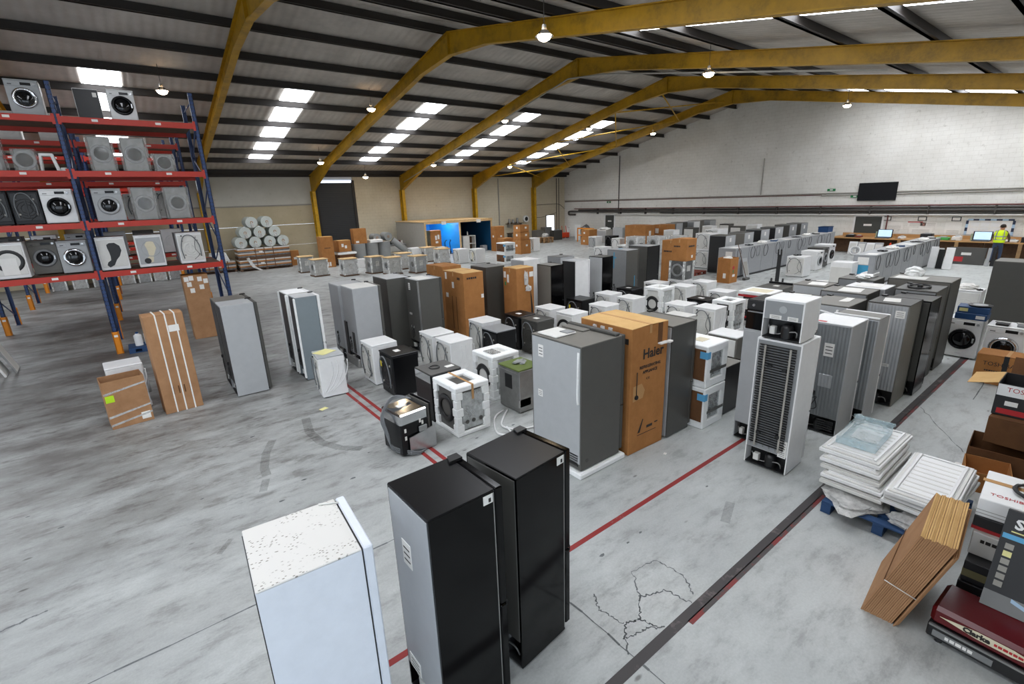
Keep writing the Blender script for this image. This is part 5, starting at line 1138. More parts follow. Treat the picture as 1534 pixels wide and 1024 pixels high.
for k in range(8): MB().box((-.5+.12*k, -.25+.05*(k % 3), .0), (-.44+.12*k, .3-.06*(k % 4), .05+.03*(k % 3)), ('steel_dull', 'graphite')[k % 2], .004).build('bracket', t)
# white hoses on the floor
t = thing('hose', 'white hoses trailing on the floor beside the steel dishwasher', 'hose', (4.3, 5.9, 0))
MB().tube([(.35, .45, .02), (.1, .35, .02), (-.1, .1, .02), (-.25, -.2, .02), (-.1, -.35, .02), (.0, -.1, .02)], .016, 6, 'white').build('hose_run', t)
MB().tube([(.4, .4, .03), (.15, .2, .02), (-.05, -.05, .03), (.1, -.3, .02), (.5, -.45, .02)], .016, 6, 'white').build('hose_run', t)
papers('scrap of yellow paper on the bare floor left of red lines', 2.24, 8.7, .003, .14, .1, 20, 'paper_yellow', 1); papers('tiny white scrap on the floor by the boldly lettered carton', 5.5, 3.6, .003, .06, .04, 20, 'paper', 1)

# ------------------------------------------------------------------ back-left row of fridges and cartons (y about 10.5)
t = carton('squat brown carton with open top and clear straps, far left', -.85, 10.33, .60, .45, .86, 7, 0, 'cardboard_dull', True, (('s', .2, .12, .13, .13, 'paper'), ('s', -.23, .55, .12, .12, 'label_lime')))
for z in (.05, .2, .62): MB().prism([(-.302, -.228, z), (.302, -.228, z+.1), (.302, -.228, z+.13), (-.302, -.228, z+.04)], (0, -.001, 0), 'film_clear').build('strap', t)
washer('white appliance standing behind the squat carton', -.80, 11.1, sx=.56, sy=.56, h=.9, yaw=4, hose=False, wavy=True)
t = carton('tall leaning brown carton with three white straps', -.07, 10.46, .60, .42, 1.85, 5, 0, 'cardboard_dull', False, (('s', .12, 1.58, .16, .12, 'paper'),), 3, topm='cardboard_dull', tape=False)
for k in range(4): MB().box((-.12+k*.09, -.212, .35), (-.1+k*.09, -.209, .5), 'cardboard_dark').build('scuff_mark', t)
t = carton('brown carton covered in white delivery notes under the rack', 1.0, 16.42, .62, .55, 1.86, 0, 0, 'cardboard_dull', False, tuple(('s', u, v, .11, .13, 'paper') for u, v in ((-.22, 1.75), (-.1, 1.77), (.1, 1.73), (-.17, 1.6), (.24, 1.66), (.12, 1.5), (-.12, 1.42))), topm='cardboard', tape=False)
pallet('small blue pallet behind the strapped carton', -.55, 16.0, .7, .6, 'pallet_blue', 0)
for k, (dx, dy) in enumerate(((.1, .1), (.32, .2))):
    t = thing('canister', 'white plastic canister, %s one on small blue pallet' % ('left', 'right')[k], 'canister', (-.4+dx, 16.15+dy, .146)); MB().cyl((0, 0, 0), (0, 0, .28), .09, .09, 14, 'white').cyl((0, 0, .28), (0, 0, .33), .09, .03, 14, 'white').build('canister_body', t); MB().cyl((0, 0, .33), (0, 0, .37), .035, n=10, m='foil_blue').build('cap', t)
L10 = [('grey fridge with black back nearest the strapped carton', 1.12, 10.46, .64, .62, 1.85, 'grey_light', 'plastic_black', 'graphite', {}, 'grey_light'), ('brown topped fridge behind the grey one by the strapped carton', 1.12, 11.14, .66, .66, 1.84, 'taupe', 'plastic_black', 'graphite', {}, 'taupe'),
       ('blue grey fridge with white foam strips, behind leftmost washer', 2.46, 10.46, .50, .5, 1.82, 'bluegrey', 'plastic_black', 'white', dict(strips=2), 'grey_light'), ('white topped fridge behind the blue grey one', 2.44, 11.02, .5, .64, 1.83, 'offwhite', 'plastic_black', 'white', dict(strips=2), 'white'),
       ('grey fridge with pale side and black pipework at back', 3.68, 10.48, .66, .76, 1.84, 'grey_light', 'grey_paint', 'graphite_light', {}, 'offwhite'), ('grey fridge just behind the pale sided one', 3.64, 11.30, .66, .66, 1.82, 'grey_light', 'grey_paint', 'grey_paint', {}, 'grey_light'),
       ('dark grey fridge left of the shiny one, back row', 4.80, 11.18, .66, .85, 1.84, 'graphite_light', 'graphite', 'graphite', {}, 'grey_light'), ('shiny dark grey fridge with label stickers and silver edge', 5.25, 10.46, .68, .64, 1.83, 'graphite_light', 'graphite_light', 'graphite', dict(stickers=[(.1, 1.64, .09, .17), (.14, .95, .13, .05), (.1, .62, .14, .05)]), 'grey_light'),
       ('black sided tall fridge between two brown cartons', 7.76, 11.15, .66, .78, 1.8, 'graphite', 'graphite', 'graphite', {}, 'graphite'), ('white fridge peeking out behind the torn carton', 9.36, 11.4, .66, .66, 1.82, 'white', 'grey_light', 'white', {}, 'white'),
       ('dark fridge with glossy black side right of torn carton', 9.17, 9.98, .5, .6, 1.8, 'gloss_black', 'taupe', 'gloss_black', {}, 'taupe'), ('white sided fridge with black mesh back', 10.28, 10.12, .62, .58, 1.8, 'white', 'plastic_black', 'white', {}, 'grey_light'),
       ('grey topped fridge behind the white sided one', 10.7, 11.2, .62, .62, 1.8, 'grey_light', 'grey_paint', 'grey_light', {}, 'graphite_light'), ('silver backed fridge with glossy black side, middle of back row', 11.5, 10.15, .5, .57, 1.8, 'gloss_black', 'grey_light', 'gloss_black', {}, 'graphite'),
       ('grey fridge with blue tape strips on back and side', 13.1, 10.5, .66, .85, 1.84, 'graphite_light', 'grey_paint', 'graphite', {}, 'grey_light'), ('grey backed fridge with matt black side, right end of back row', 14.5, 10.7, .72, .85, 1.85, 'satin_black', 'graphite_light', 'satin_black', {}, 'grey_light')]
for l, x, y, sx, sy, h, b_, bk, dr, kw, tp in L10:
    t = fridge(l, x, y, sx, sy, h, 0, b_, bk, dr, tp, .4, kw.get('stickers', ()), False, True, True, True, strips=kw.get('strips', 0))
    if 'blue tape' in l:
        MB().box((-.338, .1, 1.2), (-.334, .14, 1.75), 'blue_tape').box((-.338, .02, 1.55), (-.334, .24, 1.59), 'blue_tape').build('tape_strip', t); MB().box((.1, -.43, .5), (.13, -.424, .95), 'blue_tape').build('tape_strip', t); MB().box((-.1, .1, 1.84), (.1, .16, 1.845), 'blue_tape').build('tape_strip', t)
    if 'black pipework' in l:
        MB().box((-.36, .2, .02), (-.335, .36, 1.0), 'plastic_black', .005).build('black_panel', t); MB().box((-.345, -.2, .3), (-.335, -.05, .8), 'plastic_black', .004).build('pipe_cover', t); MB().box((-.4, -.38, 0), (-.34, .38, .2), 'steel_dull', .01).build('foot_tray', t)
    if 'silver edge' in l: MB().box((-.345, -.325, .05), (-.30, -.318, 1.8), 'steel').build('edge_trim', t); MB().box((-.28, -.3, 1.83), (.1, .25, 1.834), 'offwhite').build('lid_sheet', t)
carton('tall brown carton with printed panel, left of the black sided fridge', 6.52, 10.40, .62, 1.0, 1.85, 0, labels=(('b', .36, 1.72, .08, .18, 'paper'), ('b', .02, 1.5, .1, .16, 'paper'), ('b', .34, 1.2, .12, .12, 'paper'), ('b', .1, .75, .03, .9, 'cardboard_dark'), ('b', -.1, .75, .03, .9, 'cardboard_dark'), ('s', .26, 1.2, .08, .1, 'paper')), prints=(('~5', .08, 's', -.05, 1.68, 'ink', 'CENTER'), ('~2', .1, 'b', -.2, 1.66, 'ink', 'LEFT')), name='refrigerator_carton')
carton('tall brown carton directly behind the printed one', 6.80, 11.9, .62, .95, 1.86, 0, topm='cardboard', name='refrigerator_carton')
t = carton('torn brown carton with white film hanging from its side', 8.14, 10.26, .62, .60, 1.8, 0, labels=(('b', .22, 1.6, .1, .17, 'paper'), ('b', .08, 1.5, .08, .22, 'paper'), ('s', .22, 1.6, .14, .14, 'paper'), ('b', .2, 1.35, .06, .1, 'green_sign')), name='refrigerator_carton')
MB().blob((.02, -.33, 1.45), (.07, .03, .25), .3, 'film_white', 2, 6).blob((.08, -.34, 1.2), (.1, .04, .1), .3, 'film_white', 2, 7).build('hanging_film', t)
MB().prism([(.2, -.303, .1), (.28, -.303, .1), (.26, -.303, .6), (.22, -.303, .95), (.17, -.303, 1.2), (.19, -.303, .7)], (0, -.002, 0), 'ink').build('tear', t)
carton('tall brown carton beyond the dark wrapped machine', 17.2, 11.2, .72, .8, 1.82, 0, prints=(('~5', .1, 'b', .3, 1.35, 'ink', 'LEFT'),), topm='cardboard', name='refrigerator_carton')
t = carton('brown carton with red flower picture by the grey bench', 19.05, 10.0, .62, .55, 1.02, 0, labels=(('b', -.05, .3, .12, .2, 'paper'), ('s', 0, .3, .2, .1, 'paper')), tape=False, open_top=True)
MB().cyl((-.05, -.278, .62), (-.05, -.274, .62), .08, n=12, m='red_ink').build('printed_flower', t); MB().box((-.08, -.277, .4), (-.02, -.274, .54), 'green_sign').build('printed_stem', t)
bag('white film bulging out of the flower carton', 19.3, 10.25, .95, .18, .18, .08, 'paper', 61)
# leaning panels at the left frame edge
t0 = None
for k in range(4):
    t = thing('loose_panel', 'long pale panel leaning at the left frame edge, %s from right' % ORD[k], 'panel', (-2.72-.16*k, 16.35-.25*k, 0), 3, 'panels leaning at the left edge')
    p = MB().box((-.04, -.3, 0), (.0, .3, 1.55-.1*k), ('steel_dull', 'white', 'offwhite', 'white')[k], .008).build('panel_sheet', t); p.rotation_euler = (0, -.30, 0)
    p2 = MB().box((.0, -.27, .03), (.006, .27, 1.5-.1*k), 'offwhite').build('panel_lining', p)

# ------------------------------------------------------------------ far left: rolls, pallets, shutter side
for k, (x, y, sx) in enumerate(((3.0, 33.3, 1.9), (5.0, 32.85, 2.95))):
    pallet('timber pallet under the %s carton flats by the wall' % ('left', 'right')[k], x, y, sx, 1.2, 'wood_dark')
    nL = 2 if k else 1
    for j in range(nL):
        t = thing('flat_pack_stack', ('single strapped layer of carton flats, left by the wall', 'lower strapped layer of carton flats under the rolls', 'upper strapped layer of carton flats under the rolls')[k+j], 'cardboard stack', (x+sx/2, y+.6, .146+j*.68), 0)
        for q in range(6):
            MB().box((-sx/2+.02+.01*(q % 2), -.56+.01*(q % 3), .085*q), (sx/2-.02, .56, .085*q+.08), ('film_metal', 'cardboard', 'offwhite')[q % 3], .004).build('carton_flat', t)
        for u in (-.5, 0, .5): MB().box((u-.02, -.57, 0), (u+.02, .57, .512), 'cardboard_dark').build('strap', t)
        MB().box((-.3, -.575, .2), (-.1, -.565, .32), 'paper').build('paper_label', t)
        if k and j == 0: 
            for v in (-.5, 0, .5): MB().box((-sx/2, v-.05, .512), (sx/2, v+.05, .678), 'wood_dark').build('spacer_board', t)
for k, (x, z) in enumerate(((6.06, 2.83), (6.9, 2.83), (5.62, 2.25), (6.41, 2.25), (7.26, 2.25), (5.30, 1.668), (6.08, 1.668), (6.9, 1.668), (7.66, 1.668))):
    t = thing('bubble_wrap_roll', 'pale bubble wrap roll on the carton flats, %s counting from the top left' % ORD[k], 'roll', (x, 32.95, z), 0, 'rolls piled on the carton flats')
    MB().cyl((0, 0, 0), (0, 1.2, 0), .33, n=22, m='bubble_roll').build('roll_body', t); MB().ring((0, -.004, 0), (0, -1, 0), .05, .08, .01, 14, 'cardboard').build('core', t)
    for r in (.14, .22, .3): MB().ring((0, .001, 0), (0, -1, 0), r-.012, r, .008, 20, 'offwhite').build('spiral_layer', t)
    MB().blob((.02, -.05, -.22), (.09, .05, .18), .3, 'film_white', 2, k).build('loose_end', t)
t = thing('foam_block_stack', 'white polystyrene sheets beside the bubble wrap rolls', 'packaging', (4.1, 33.8, .66))
for k in range(5): MB().box((-.5+.02*k, -.4, .1*k), (.5-.03*k, .4, .1*k+.095), 'foam', .01).build('sheet', t)
t = thing('film_strip', 'white film strip trailing from the pallets to the floor', 'film', (5.55, 32.4, 0)); MB().prism([(-.15, .4, .75), (.0, .4, .8), (.25, .15, .25), (.6, -.1, .02), (.45, -.15, .015), (.05, .1, .25)], (0, -.01, .01), 'film_white').build('film_sheet', t)
carton('tall brown carton standing by the black shutter', 9.1, 30.3, .75, .7, 1.85, 0, labels=(('s', -.1, .2, .12, .25, 'paper'), ('s', .05, .2, .1, .25, 'paper')), prints=(('~7', .07, 's', 0, 1.15, 'ink', 'CENTER'),), name='refrigerator_carton')
carton('small brown carton by the yellow shutter column', 8.1, 33.5, .5, .5, .95, 0, labels=(('s', 0, .45, .2, .14, 'paper'),))
pallet('timber pallet before the black shutter', 10.2, 30.6, 1.1, 1.0, 'wood_dark')
carton('wide brown carton on the shutter pallet', 10.25, 30.65, 1.0, .9, .5, 0, .146, 'cardboard_dark', labels=(('s', .1, .25, .3, .1, 'paper'),))
t = thing('foam_slab', 'white slab between the cartons on the shutter pallet', 'packaging', (10.75, 31.05, .655)); MB().box((-.6, -.45, 0), (.6, .45, .12), 'foam', .02).build('slab', t); MB().box((-.55, -.4, .12), (.5, .4, .16), 'film_white', .01).build('film_cover', t)
carton('brown carton with notes on top of the shutter pallet', 10.3, 30.7, .8, .8, .7, 4, .82, labels=(('s', -.15, .4, .14, .2, 'paper'), ('s', .05, .3, .14, .18, 'paper')))
t = thing('engine_part', 'dark machine part with white disc behind the tall carton', 'machine part', (8.75, 32.6, .0)); MB().box((-.3, -.2, 0), (.4, .3, .6), 'plastic_black', .03).build('housing', t); MB().cyl((-.05, -.26, .35), (-.05, -.2, .35), .2, n=18, m='paper').build('disc', t)
for k, x in enumerate((11.78, 12.68, 13.6)):
    t = thing('foam_roll', 'upright grey foam roll by the shutter, %s from left' % ORD[k], 'roll', (x, 31.3+.1*k, 0), 0, 'upright grey rolls by the shutter'); MB().cyl((0, 0, 0), (0, 0, 1.2), .43, n=22, m='foam_grey').build('roll_body', t); MB().ring((0, 0, 1.195), (0, 0, 1), .06, .1, .01, 14, 'cardboard').build('core', t); MB().ring((0, 0, 1.195), (0, 0, 1), .25, .3, .008, 20, 'grey_light').build('spiral_layer', t)
carton('brown carton standing on the upright grey rolls', 11.45, 31.1, .85, .6, .95, -4, 1.21, labels=(('s', -.2, .12, .2, .12, 'paper'),), topm='cardboard')
t = thing('foam_slab', 'white slab lying on the upright grey rolls', 'packaging', (12.9, 31.3, 1.21), 5); MB().box((-.45, -.3, 0), (.45, .3, .18), 'foam', .02).build('slab', t); MB().box((-.2, -.2, .18), (.1, .2, .2), 'paper').build('paper_sheet', t)
for k, (x, z, r) in enumerate(((13.2, 1.475, .26), (14.0, 1.5, .28))):
    t = thing('foam_roll', ('small grey foam roll lying behind the white slab', 'grey foam roll lying at the right end of the upright rolls')[k], 'roll', (x, 31.9, z)); MB().cyl((0, -.4, 0), (0, .4, 0), r, n=18, m='foam_grey').build('roll_body', t); MB().ring((0, -.402, 0), (0, -1, 0), .05, .08, .008, 12, 'cardboard').build('core', t)
t = thing('foam_roll', 'long grey foam roll sloping to the floor by the blue booth', 'roll', (14.6, 31.6, 0)); MB().cyl((-.3, 0, 1.25), (.8, -.4, .2), .22, n=16, m='foam_grey').build('roll_body', t); MB().ring((.8, -.4, .2), (.74, -.27, -.67), .05, .1, .01, 12, 'cardboard').build('core', t)
WR = [(7.4, 29.0, 'first'), (7.5, 26.7, 'second'), (8.65, 25.5, 'third'), (10.05, 25.2, 'fourth'), (10.5, 24.0, 'fifth'), (11.85, 25.5, 'sixth'), (11.75, 23.4, 'seventh'), (14.5, 27.4, 'eighth'), (14.55, 25.8, 'ninth')]
for k, (x, y, o_) in enumerate(WR):
    wrapped('film wrapped machine with timber lid on open floor, %s from left' % o_, x, y, .78, .74, .92, (k*7) % 11-5, True, False, 'film wrapped machines on the open floor', 0, ('grey_light', 'offwhite', 'white')[k % 3])
pallet('low timber pallet lid on the floor among the wrapped machines', 11.3, 28.6, .9, .8, 'wood')
carton('small white box beside the low pallet lid', 10.5, 28.5, .6, .5, .5, 0, 0, 'white', tape=False, topm='white')

# ------------------------------------------------------------------ blue booth
t = thing('blue_booth', 'plywood booth with two bays painted blue inside, against the cream wall', 'booth', (0, 0, 0))
X0, XM, X1, YA, YB, HZ = 15.95, 18.72, 21.5, 29.9, 34.3, 2.32
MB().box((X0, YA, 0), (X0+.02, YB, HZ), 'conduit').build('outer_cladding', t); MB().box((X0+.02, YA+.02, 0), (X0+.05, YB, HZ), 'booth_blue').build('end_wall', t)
MB().box((X0+.05, YB-.04, 0), (XM, YB, HZ), 'booth_blue').build('rear_wall', t); MB().box((XM, YB-.04, 0), (X1, YB, HZ), 'booth_blue_shaded').build('rear_wall', t)  # right bay gets a darker blue that paints in its shade
MB().box((XM-.02, YA+.02, 0), (XM, YB-.04, HZ), 'booth_blue').box((XM, YA+.02, 0), (XM+.02, YB-.04, HZ), 'booth_blue_shaded').build('partition', t)
MB().box((X1-.04, YA+.02, 0), (X1, YB-.04, HZ), 'booth_blue_shaded').build('end_wall', t)
MB().box((X0-.05, YA-.06, HZ), (X1+.05, YB, HZ+.05), 'wood_pale').build('roof_board', t); MB().box((X0-.05, YA-.09, HZ-.12), (X1+.05, YA-.06, HZ+.06), 'wood_pale').build('fascia_board', t)
for x in (X0-.02, XM-.05, X1-.07): MB().box((x, YA-.06, 0), (x+.1, YA+.02, HZ), 'wood_pale').build('post', t)
for x in (17.4, 20.3): MB().box((x-.18, YA-.11, HZ-.2), (x+.18, YA-.09, HZ+.02), 'paper').build('bay_sign', t)
tl = MB().cyl((16.5, 31.4, HZ-.08), (18.3, 31.4, HZ-.08), .03, n=8, m='tube_glow').build('tube_light', t)
carton('tall brown carton with notes inside the bright booth bay', 16.45, 30.1, .85, .7, 1.75, 0, labels=(('s', .0, 1.25, .14, .3, 'paper'), ('s', .2, 1.3, .14, .3, 'paper'), ('s', .05, .95, .2, .14, 'paper')))
t = thing('steel_cabinet', 'white cabinet with dark open shelves in the dark booth bay', 'cabinet', (19.75, 30.5, 0))
MB().box((-.62, -.3, 0), (-.1, .3, 1.2), 'offwhite', .01).build('carcass', t); MB().box((-.1, -.3, 0), (-.06, .3, 1.2), 'offwhite').box((.44, -.3, 0), (.48, .3, 1.2), 'offwhite').build('shelf_side', t)
for z in (.05, .6, 1.16): MB().box((-.06, -.3, z), (.44, .3, z+.04), 'offwhite').build('shelf', t)
MB().box((-.06, .1, .1), (.4, .28, 1.1), 'wood_dark').build('back_board', t)
t = thing('spray_can', 'small white bottle on the booth cabinet', 'bottle', (19.7, 30.45, 1.205)); MB().cyl((0, 0, 0), (0, 0, .22), .05, n=10, m='paper').build('bottle_body', t); MB().cyl((0, 0, .22), (0, 0, .3), .025, n=8, m='paper').build('cap', t)
carton('small grey box on the floor of the dark booth bay', 20.85, 30.2, .4, .4, .4, 0, 0, 'grey_light', tape=False, topm='grey_light')
t = thing('hand_truck', 'dark blue hand truck parked in the bright booth bay', 'hand truck', (18.1, 30.6, 0), 90)
for v in (-.2, .2): MB().tube([(0, v, .05), (.1, v, .75), (-.05, v, .95), (-.12, v*.6, 1.0)], .03, 6, 'navy').build('frame_tube', t)
MB().box((-.25, -.2, .02), (0, .2, .04), 'navy').build('toe_plate', t)
for v in (-.2, .2): MB().cyl((.1, v-.03, .12), (.1, v+.03, .12), .12, n=14, m='rubber').build('wheel', t)
t = thing('work_table', 'cluttered grey work table left of the blue booth', 'table', (15.1, 33.0, 0))
MB().box((-.7, -.4, .8), (.7, .4, .85), 'grey_light').build('table_top', t)
for a in (-.65, .65):
    for b in (-.35, .35): MB().box((a-.03, b-.03, 0), (a+.03, b+.03, .8), 'grey_paint').build('leg', t)
MB().box((-.6, -.38, .35), (.6, .38, .75), 'offwhite', .01).build('drawer_unit', t)
t = thing('tool_tray', 'red and white tools on the grey work table', 'tools', (15.1, 32.9, .85)); MB().box((-.5, -.2, 0), (.0, .2, .2), 'plastic_black', .02).build('tool_case', t); MB().box((.05, -.2, 0), (.35, .1, .25), 'red_metal', .02).build('red_tool', t); MB().cyl((.5, 0, 0), (.5, 0, .22), .08, n=12, m='paper').build('white_tin', t)
# machines on the floor in front of the booth
for k, (x, y, m, l) in enumerate(((14.1, 28.3, 'white', 'white machine with black opening before the booth, leftmost'), (15.4, 27.2, 'graphite_light', 'grey sided machine before the booth, second from left'), (15.5, 25.0, 'white', 'white machine before the booth, third from left'), (16.1, 24.1, 'white', 'white washer with beige round back before the booth, rightmost'))):
    washer(l, x, y, body=m, sx=.7, sy=.72, h=.86, backart='beige' if k == 3 else None)
oven_pack('packed oven, lower of the pair in the far aisle', 17.1, 22.6, 0, .8, .8, .58); oven_pack('packed oven, upper of the pair in the far aisle', 17.12, 22.6, .59, .8, .8, .62)
# cartons right of the booth
for k, (x, y, sx, sy, h, z, l) in enumerate(((21.2, 29.0, .8, .6, 1.78, 0, 'tall brown carton left in the group right of the booth'), (21.0, 25.9, .9, .85, .95, 0, 'large brown carton lowest in the group right of the booth'), (21.05, 25.95, .8, .8, .5, .965, 'brown carton in the middle of the stack right of the booth'), (21.1, 26.0, .75, .75, .45, 1.48, 'open brown carton topping the stack right of the booth'), (20.9, 27.6, .9, .8, 1.0, 0, 'brown carton between the tall one and the stack'))):
    carton(l, x, y, sx, sy, h, 0, z, open_top=(k == 3), labels=(('s', .1, h*.6, .16, .12, 'paper'), ('b', 0, h*.6, .16, .14, 'paper')), topm='cardboard')
washer('white machine right of the brown carton stack', 22.6, 26.4, sx=.6, sy=.6, h=.95)
# wall shelf, fan heater, clutter by the last column
t = thing('wall_shelf', 'cluttered dark wall shelf left of the last yellow column', 'shelf', (27.6, YN-.2, 1.55)); MB().box((-.9, -.2, 0), (.9, .2, .04), 'wood_dark').build('shelf_board', t)
for a in (-.7, .7): MB().box((a-.02, -.18, -.3), (a+.02, .2, 0), 'steel_dull').build('bracket', t)
for k, (u, hh) in enumerate(((-.6, .4), (-.2, .32), (.3, .45))):
    t = thing('machine_part', 'grey spare part on the dark wall shelf, %s from left' % ORD[k], 'spare part', (27.6+u, YN-.22, 1.59)); MB().cyl((0, 0, 0), (0, 0, hh), .13, .09, 12, 'steel_dull').build('casing', t); MB().box((-.16, -.1, 0), (.16, .1, .08), 'graphite', .01).build('base_block', t)
t = thing('wall_fan', 'white round fan heater on the wall by the last column', 'fan', (28.95, YN-.15, 1.9)); MB().cyl((0, .1, 0), (0, -.1, 0), .3, n=22, m='white').build('casing', t); MB().cyl((0, -.1, 0), (0, -.11, 0), .18, n=20, m='plastic_black').build('grille', t)
t = thing('workbench', 'dark low workbench under the wall shelf', 'bench', (27.6, 34.4, 0)); MB().box((-1.0, -.35, .75), (1.0, .35, .8), 'wood_dark').build('bench_top', t)
for a in (-.9, .9): MB().box((a-.04, -.3, 0), (a+.04, .3, .75), 'graphite').build('leg', t)
for k, (x, y, sx, h, m, l) in enumerate(((29.3, 33.6, .9, .9, 'taupe', 'brown grey cabinet by the last yellow column'), (30.6, 33.9, .8, 1.1, 'steel_dull', 'steel cabinet beside the bright doorway'), (30.6, 32.6, .9, .85, 'graphite', 'dark bin in the far corner'))):
    t = thing('metal_cabinet', l, 'cabinet', (x, y, 0)); MB().box((-sx/2, -.35, 0), (sx/2, .35, h), m, .02).build('carcass', t); MB().box((-sx/2+.05, -.36, .06), (sx/2-.05, -.35, h-.1), m, .008).build('door', t)
for k in range(3):
    pallet('timber pallet, %s in the low stack before the far corner' % ORD[k], 27.6, 30.9, 1.1, 1.0, 'wood', 0, .15*k)
bag('white film heap on the corner pallet stack', 28.2, 31.4, .45, .35, .3, .22, 'film_white', 71)
for k, (x, m, h, l) in enumerate(((31.6, 'light_blue', .9, 'pale blue gas bottle in the far corner'), (33.0, 'white', .95, 'white gas bottle in the far corner'))):
    t = thing('gas_bottle', l, 'gas bottle', (x, 33.4, 0)); MB().cyl((0, 0, 0), (0, 0, h-.2), .15, n=14, m=m).dome((0, 0, h-.2), (0, 0, 1), .15, .14, 14, 3, m).build('cylinder', t); MB().cyl((0, 0, h-.08), (0, 0, h), .04, n=8, m='steel').build('valve', t)
for k, (x, l) in enumerate(((32.1, 'orange red jack, left one in the far corner'), (32.6, 'orange red jack, right one in the far corner'))):
    t = thing('pallet_jack', l, 'jack', (x, 33.3, 0)); MB().box((-.2, -.2, .05), (.2, .2, .5), 'orange_cone', .03).build('pump_body', t); MB().tube([(0, 0, .5), (0, .1, 1.0), (0, .1, 1.1)], .03, 6, 'orange_cone').build('handle', t); MB().cyl((-.15, -.1, .06), (.15, -.1, .06), .06, n=10, m='rubber').build('wheel', t)
t = thing('scrap_bag', 'grey heap of bagged film leaning in the far corner', 'bag', (32.2, 30.6, 0)); MB().blob((0, 0, .45), (.7, .6, .75), .12, 'film_metal', 3, 81, .6).build('bag_body', t); MB().box((-.9, -.3, 0), (-.82, .3, 1.3), 'white').build('leaning_panel', t)
# aisle right of the corner
for k, (x, y, z, sx, sy, h, l) in enumerate(((28.3, 26.4, 0, 1.0, .9, .6, 'lower brown carton of the far aisle stack'), (28.35, 26.45, .615, .9, .85, .55, 'upper brown carton of the far aisle stack'))):
    carton(l, x, y, sx, sy, h, 0, z, labels=(('b', .1, .3, .16, .14, 'paper'),))
t = thing('barrier', 'orange frame barrier behind the far aisle cartons', 'barrier', (30.2, 28.6, 0))
for v in (-.9, .9): MB().box((-.03, v-.04, 0), (.03, v+.04, 1.15), 'orange').build('post', t)
MB().box((-.03, -.9, 1.05), (.03, .9, 1.15), 'orange').box((-.03, -.9, .5), (.03, .9, .58), 'orange').build('rail', t)

# ------------------------------------------------------------------ long test benches with hanging leads
def test_bench(label, x0, x1, y, depth, h, n, seed, where):
    t = thing('test_bench', label, 'bench', (x0, y, 0)); rd = random.Random(seed); Lx = x1-x0; w_ = Lx/n
    for k in range(n):
        p = MB().box((k*w_+.008, 0, .09), ((k+1)*w_-.008, .03, h-.02), 'bench_grey', .006).build('panel', t)
        if k % 2 == 0: MB().cyl((k*w_+w_*.4, -.006, .45), (k*w_+w_*.4, 0, .45), .03, n=10, m='grey_light').build('socket', p)
        for c in range(1+k % 2):
            u = k*w_+w_*(.25+.4*c); r = rd.uniform(.12, .24); zc = h-.12-r
            MB().tube([(u-r*.3, -.02, h-.02), (u-r, -.03, zc+.1), (u-r*.6, -.03, zc-r), (u+r*.5, -.03, zc-r*.9), (u+r, -.03, zc+.12), (u+r*.4, -.02, h-.02)], .009, 5, 'hose_grey' if c else 'rubber').build('hanging_lead', t)
    MB().box((0, .03, .09), (.03, depth, h-.02), 'bench_grey', .006).build('end_panel', t); MB().box((Lx-.03, .03, .09), (Lx, depth, h-.02), 'bench_grey', .006).build('end_panel', t)
    MB().box((0, .02, 0), (Lx, .05, .09), 'plastic_black').build('kick_board', t); MB().box((-.01, -.01, h-.02), (Lx+.01, depth, h+.01), 'grey_light', .005).build('bench_top', t)
    for k in range(n):
        u = x0+k*w_+w_*.4; v = y+depth*.35
        q = k % 4
        if q == 0: papers('loose papers on %s, %s from its near end' % (where, ORD[k]), u, v, h+.01, .5, .35, 15*k, 'paper', 3)
        elif q == 1: cables('tangled leads on %s, %s from its near end' % (where, ORD[k]), u, v, h+.01, .2, 20*k, seed=k)
        elif q == 2: bag('crumpled white cloth on %s, %s from its near end' % (where, ORD[k]), u, v, h+.01, .28, .2, .08, 'paper', 100+k, 'cloth', 'cloth')
        else:
            m = ('foil_blue', 'graphite', 'redbrown')[k % 3]
            t2 = thing('parts_tray', 'small parts tray on %s, %s from its near end' % (where, ORD[k]), 'tray', (u, v, h+.01), 5*k); MB().box((-.2, -.14, 0), (.2, .14, .05), m, .008).build('tray_base', t2); MB().box((-.15, -.1, .05), (.05, .1, .09), 'offwhite', .006).build('spare_module', t2)
    return t
T1 = test_bench('long grey test bench with hanging leads, the one farther left', 20.2, 31.0, 10.45, .75, 1.28, 9, 3, 'the left grey bench')
MB().box((-.004, .12, .95), (0, .42, 1.15), 'paper').build('notice', T1)
T2b = test_bench('long grey test bench with hanging leads, the one on the right', 21.3, 30.2, 5.75, .7, 1.2, 8, 5, 'the right grey bench')
MB().box((-.006, .2, .85), (0, .55, 1.12), 'paper').build('notice', T2b); MB().box((-.008, .18, .5), (0, .57, .83), 'blue_tape', .02).build('blue_bag', T2b)
t = thing('blue_crate', 'dark blue crate at the far end of the left grey bench', 'crate', (30.55, 10.8, 1.30)); MB().box((-.35, -.25, 0), (.35, .25, .3), 'foil_blue', .02).build('crate_body', t); MB().box((-.37, -.27, .26), (.37, .27, .3), 'foil_blue', .01).build('rim', t)
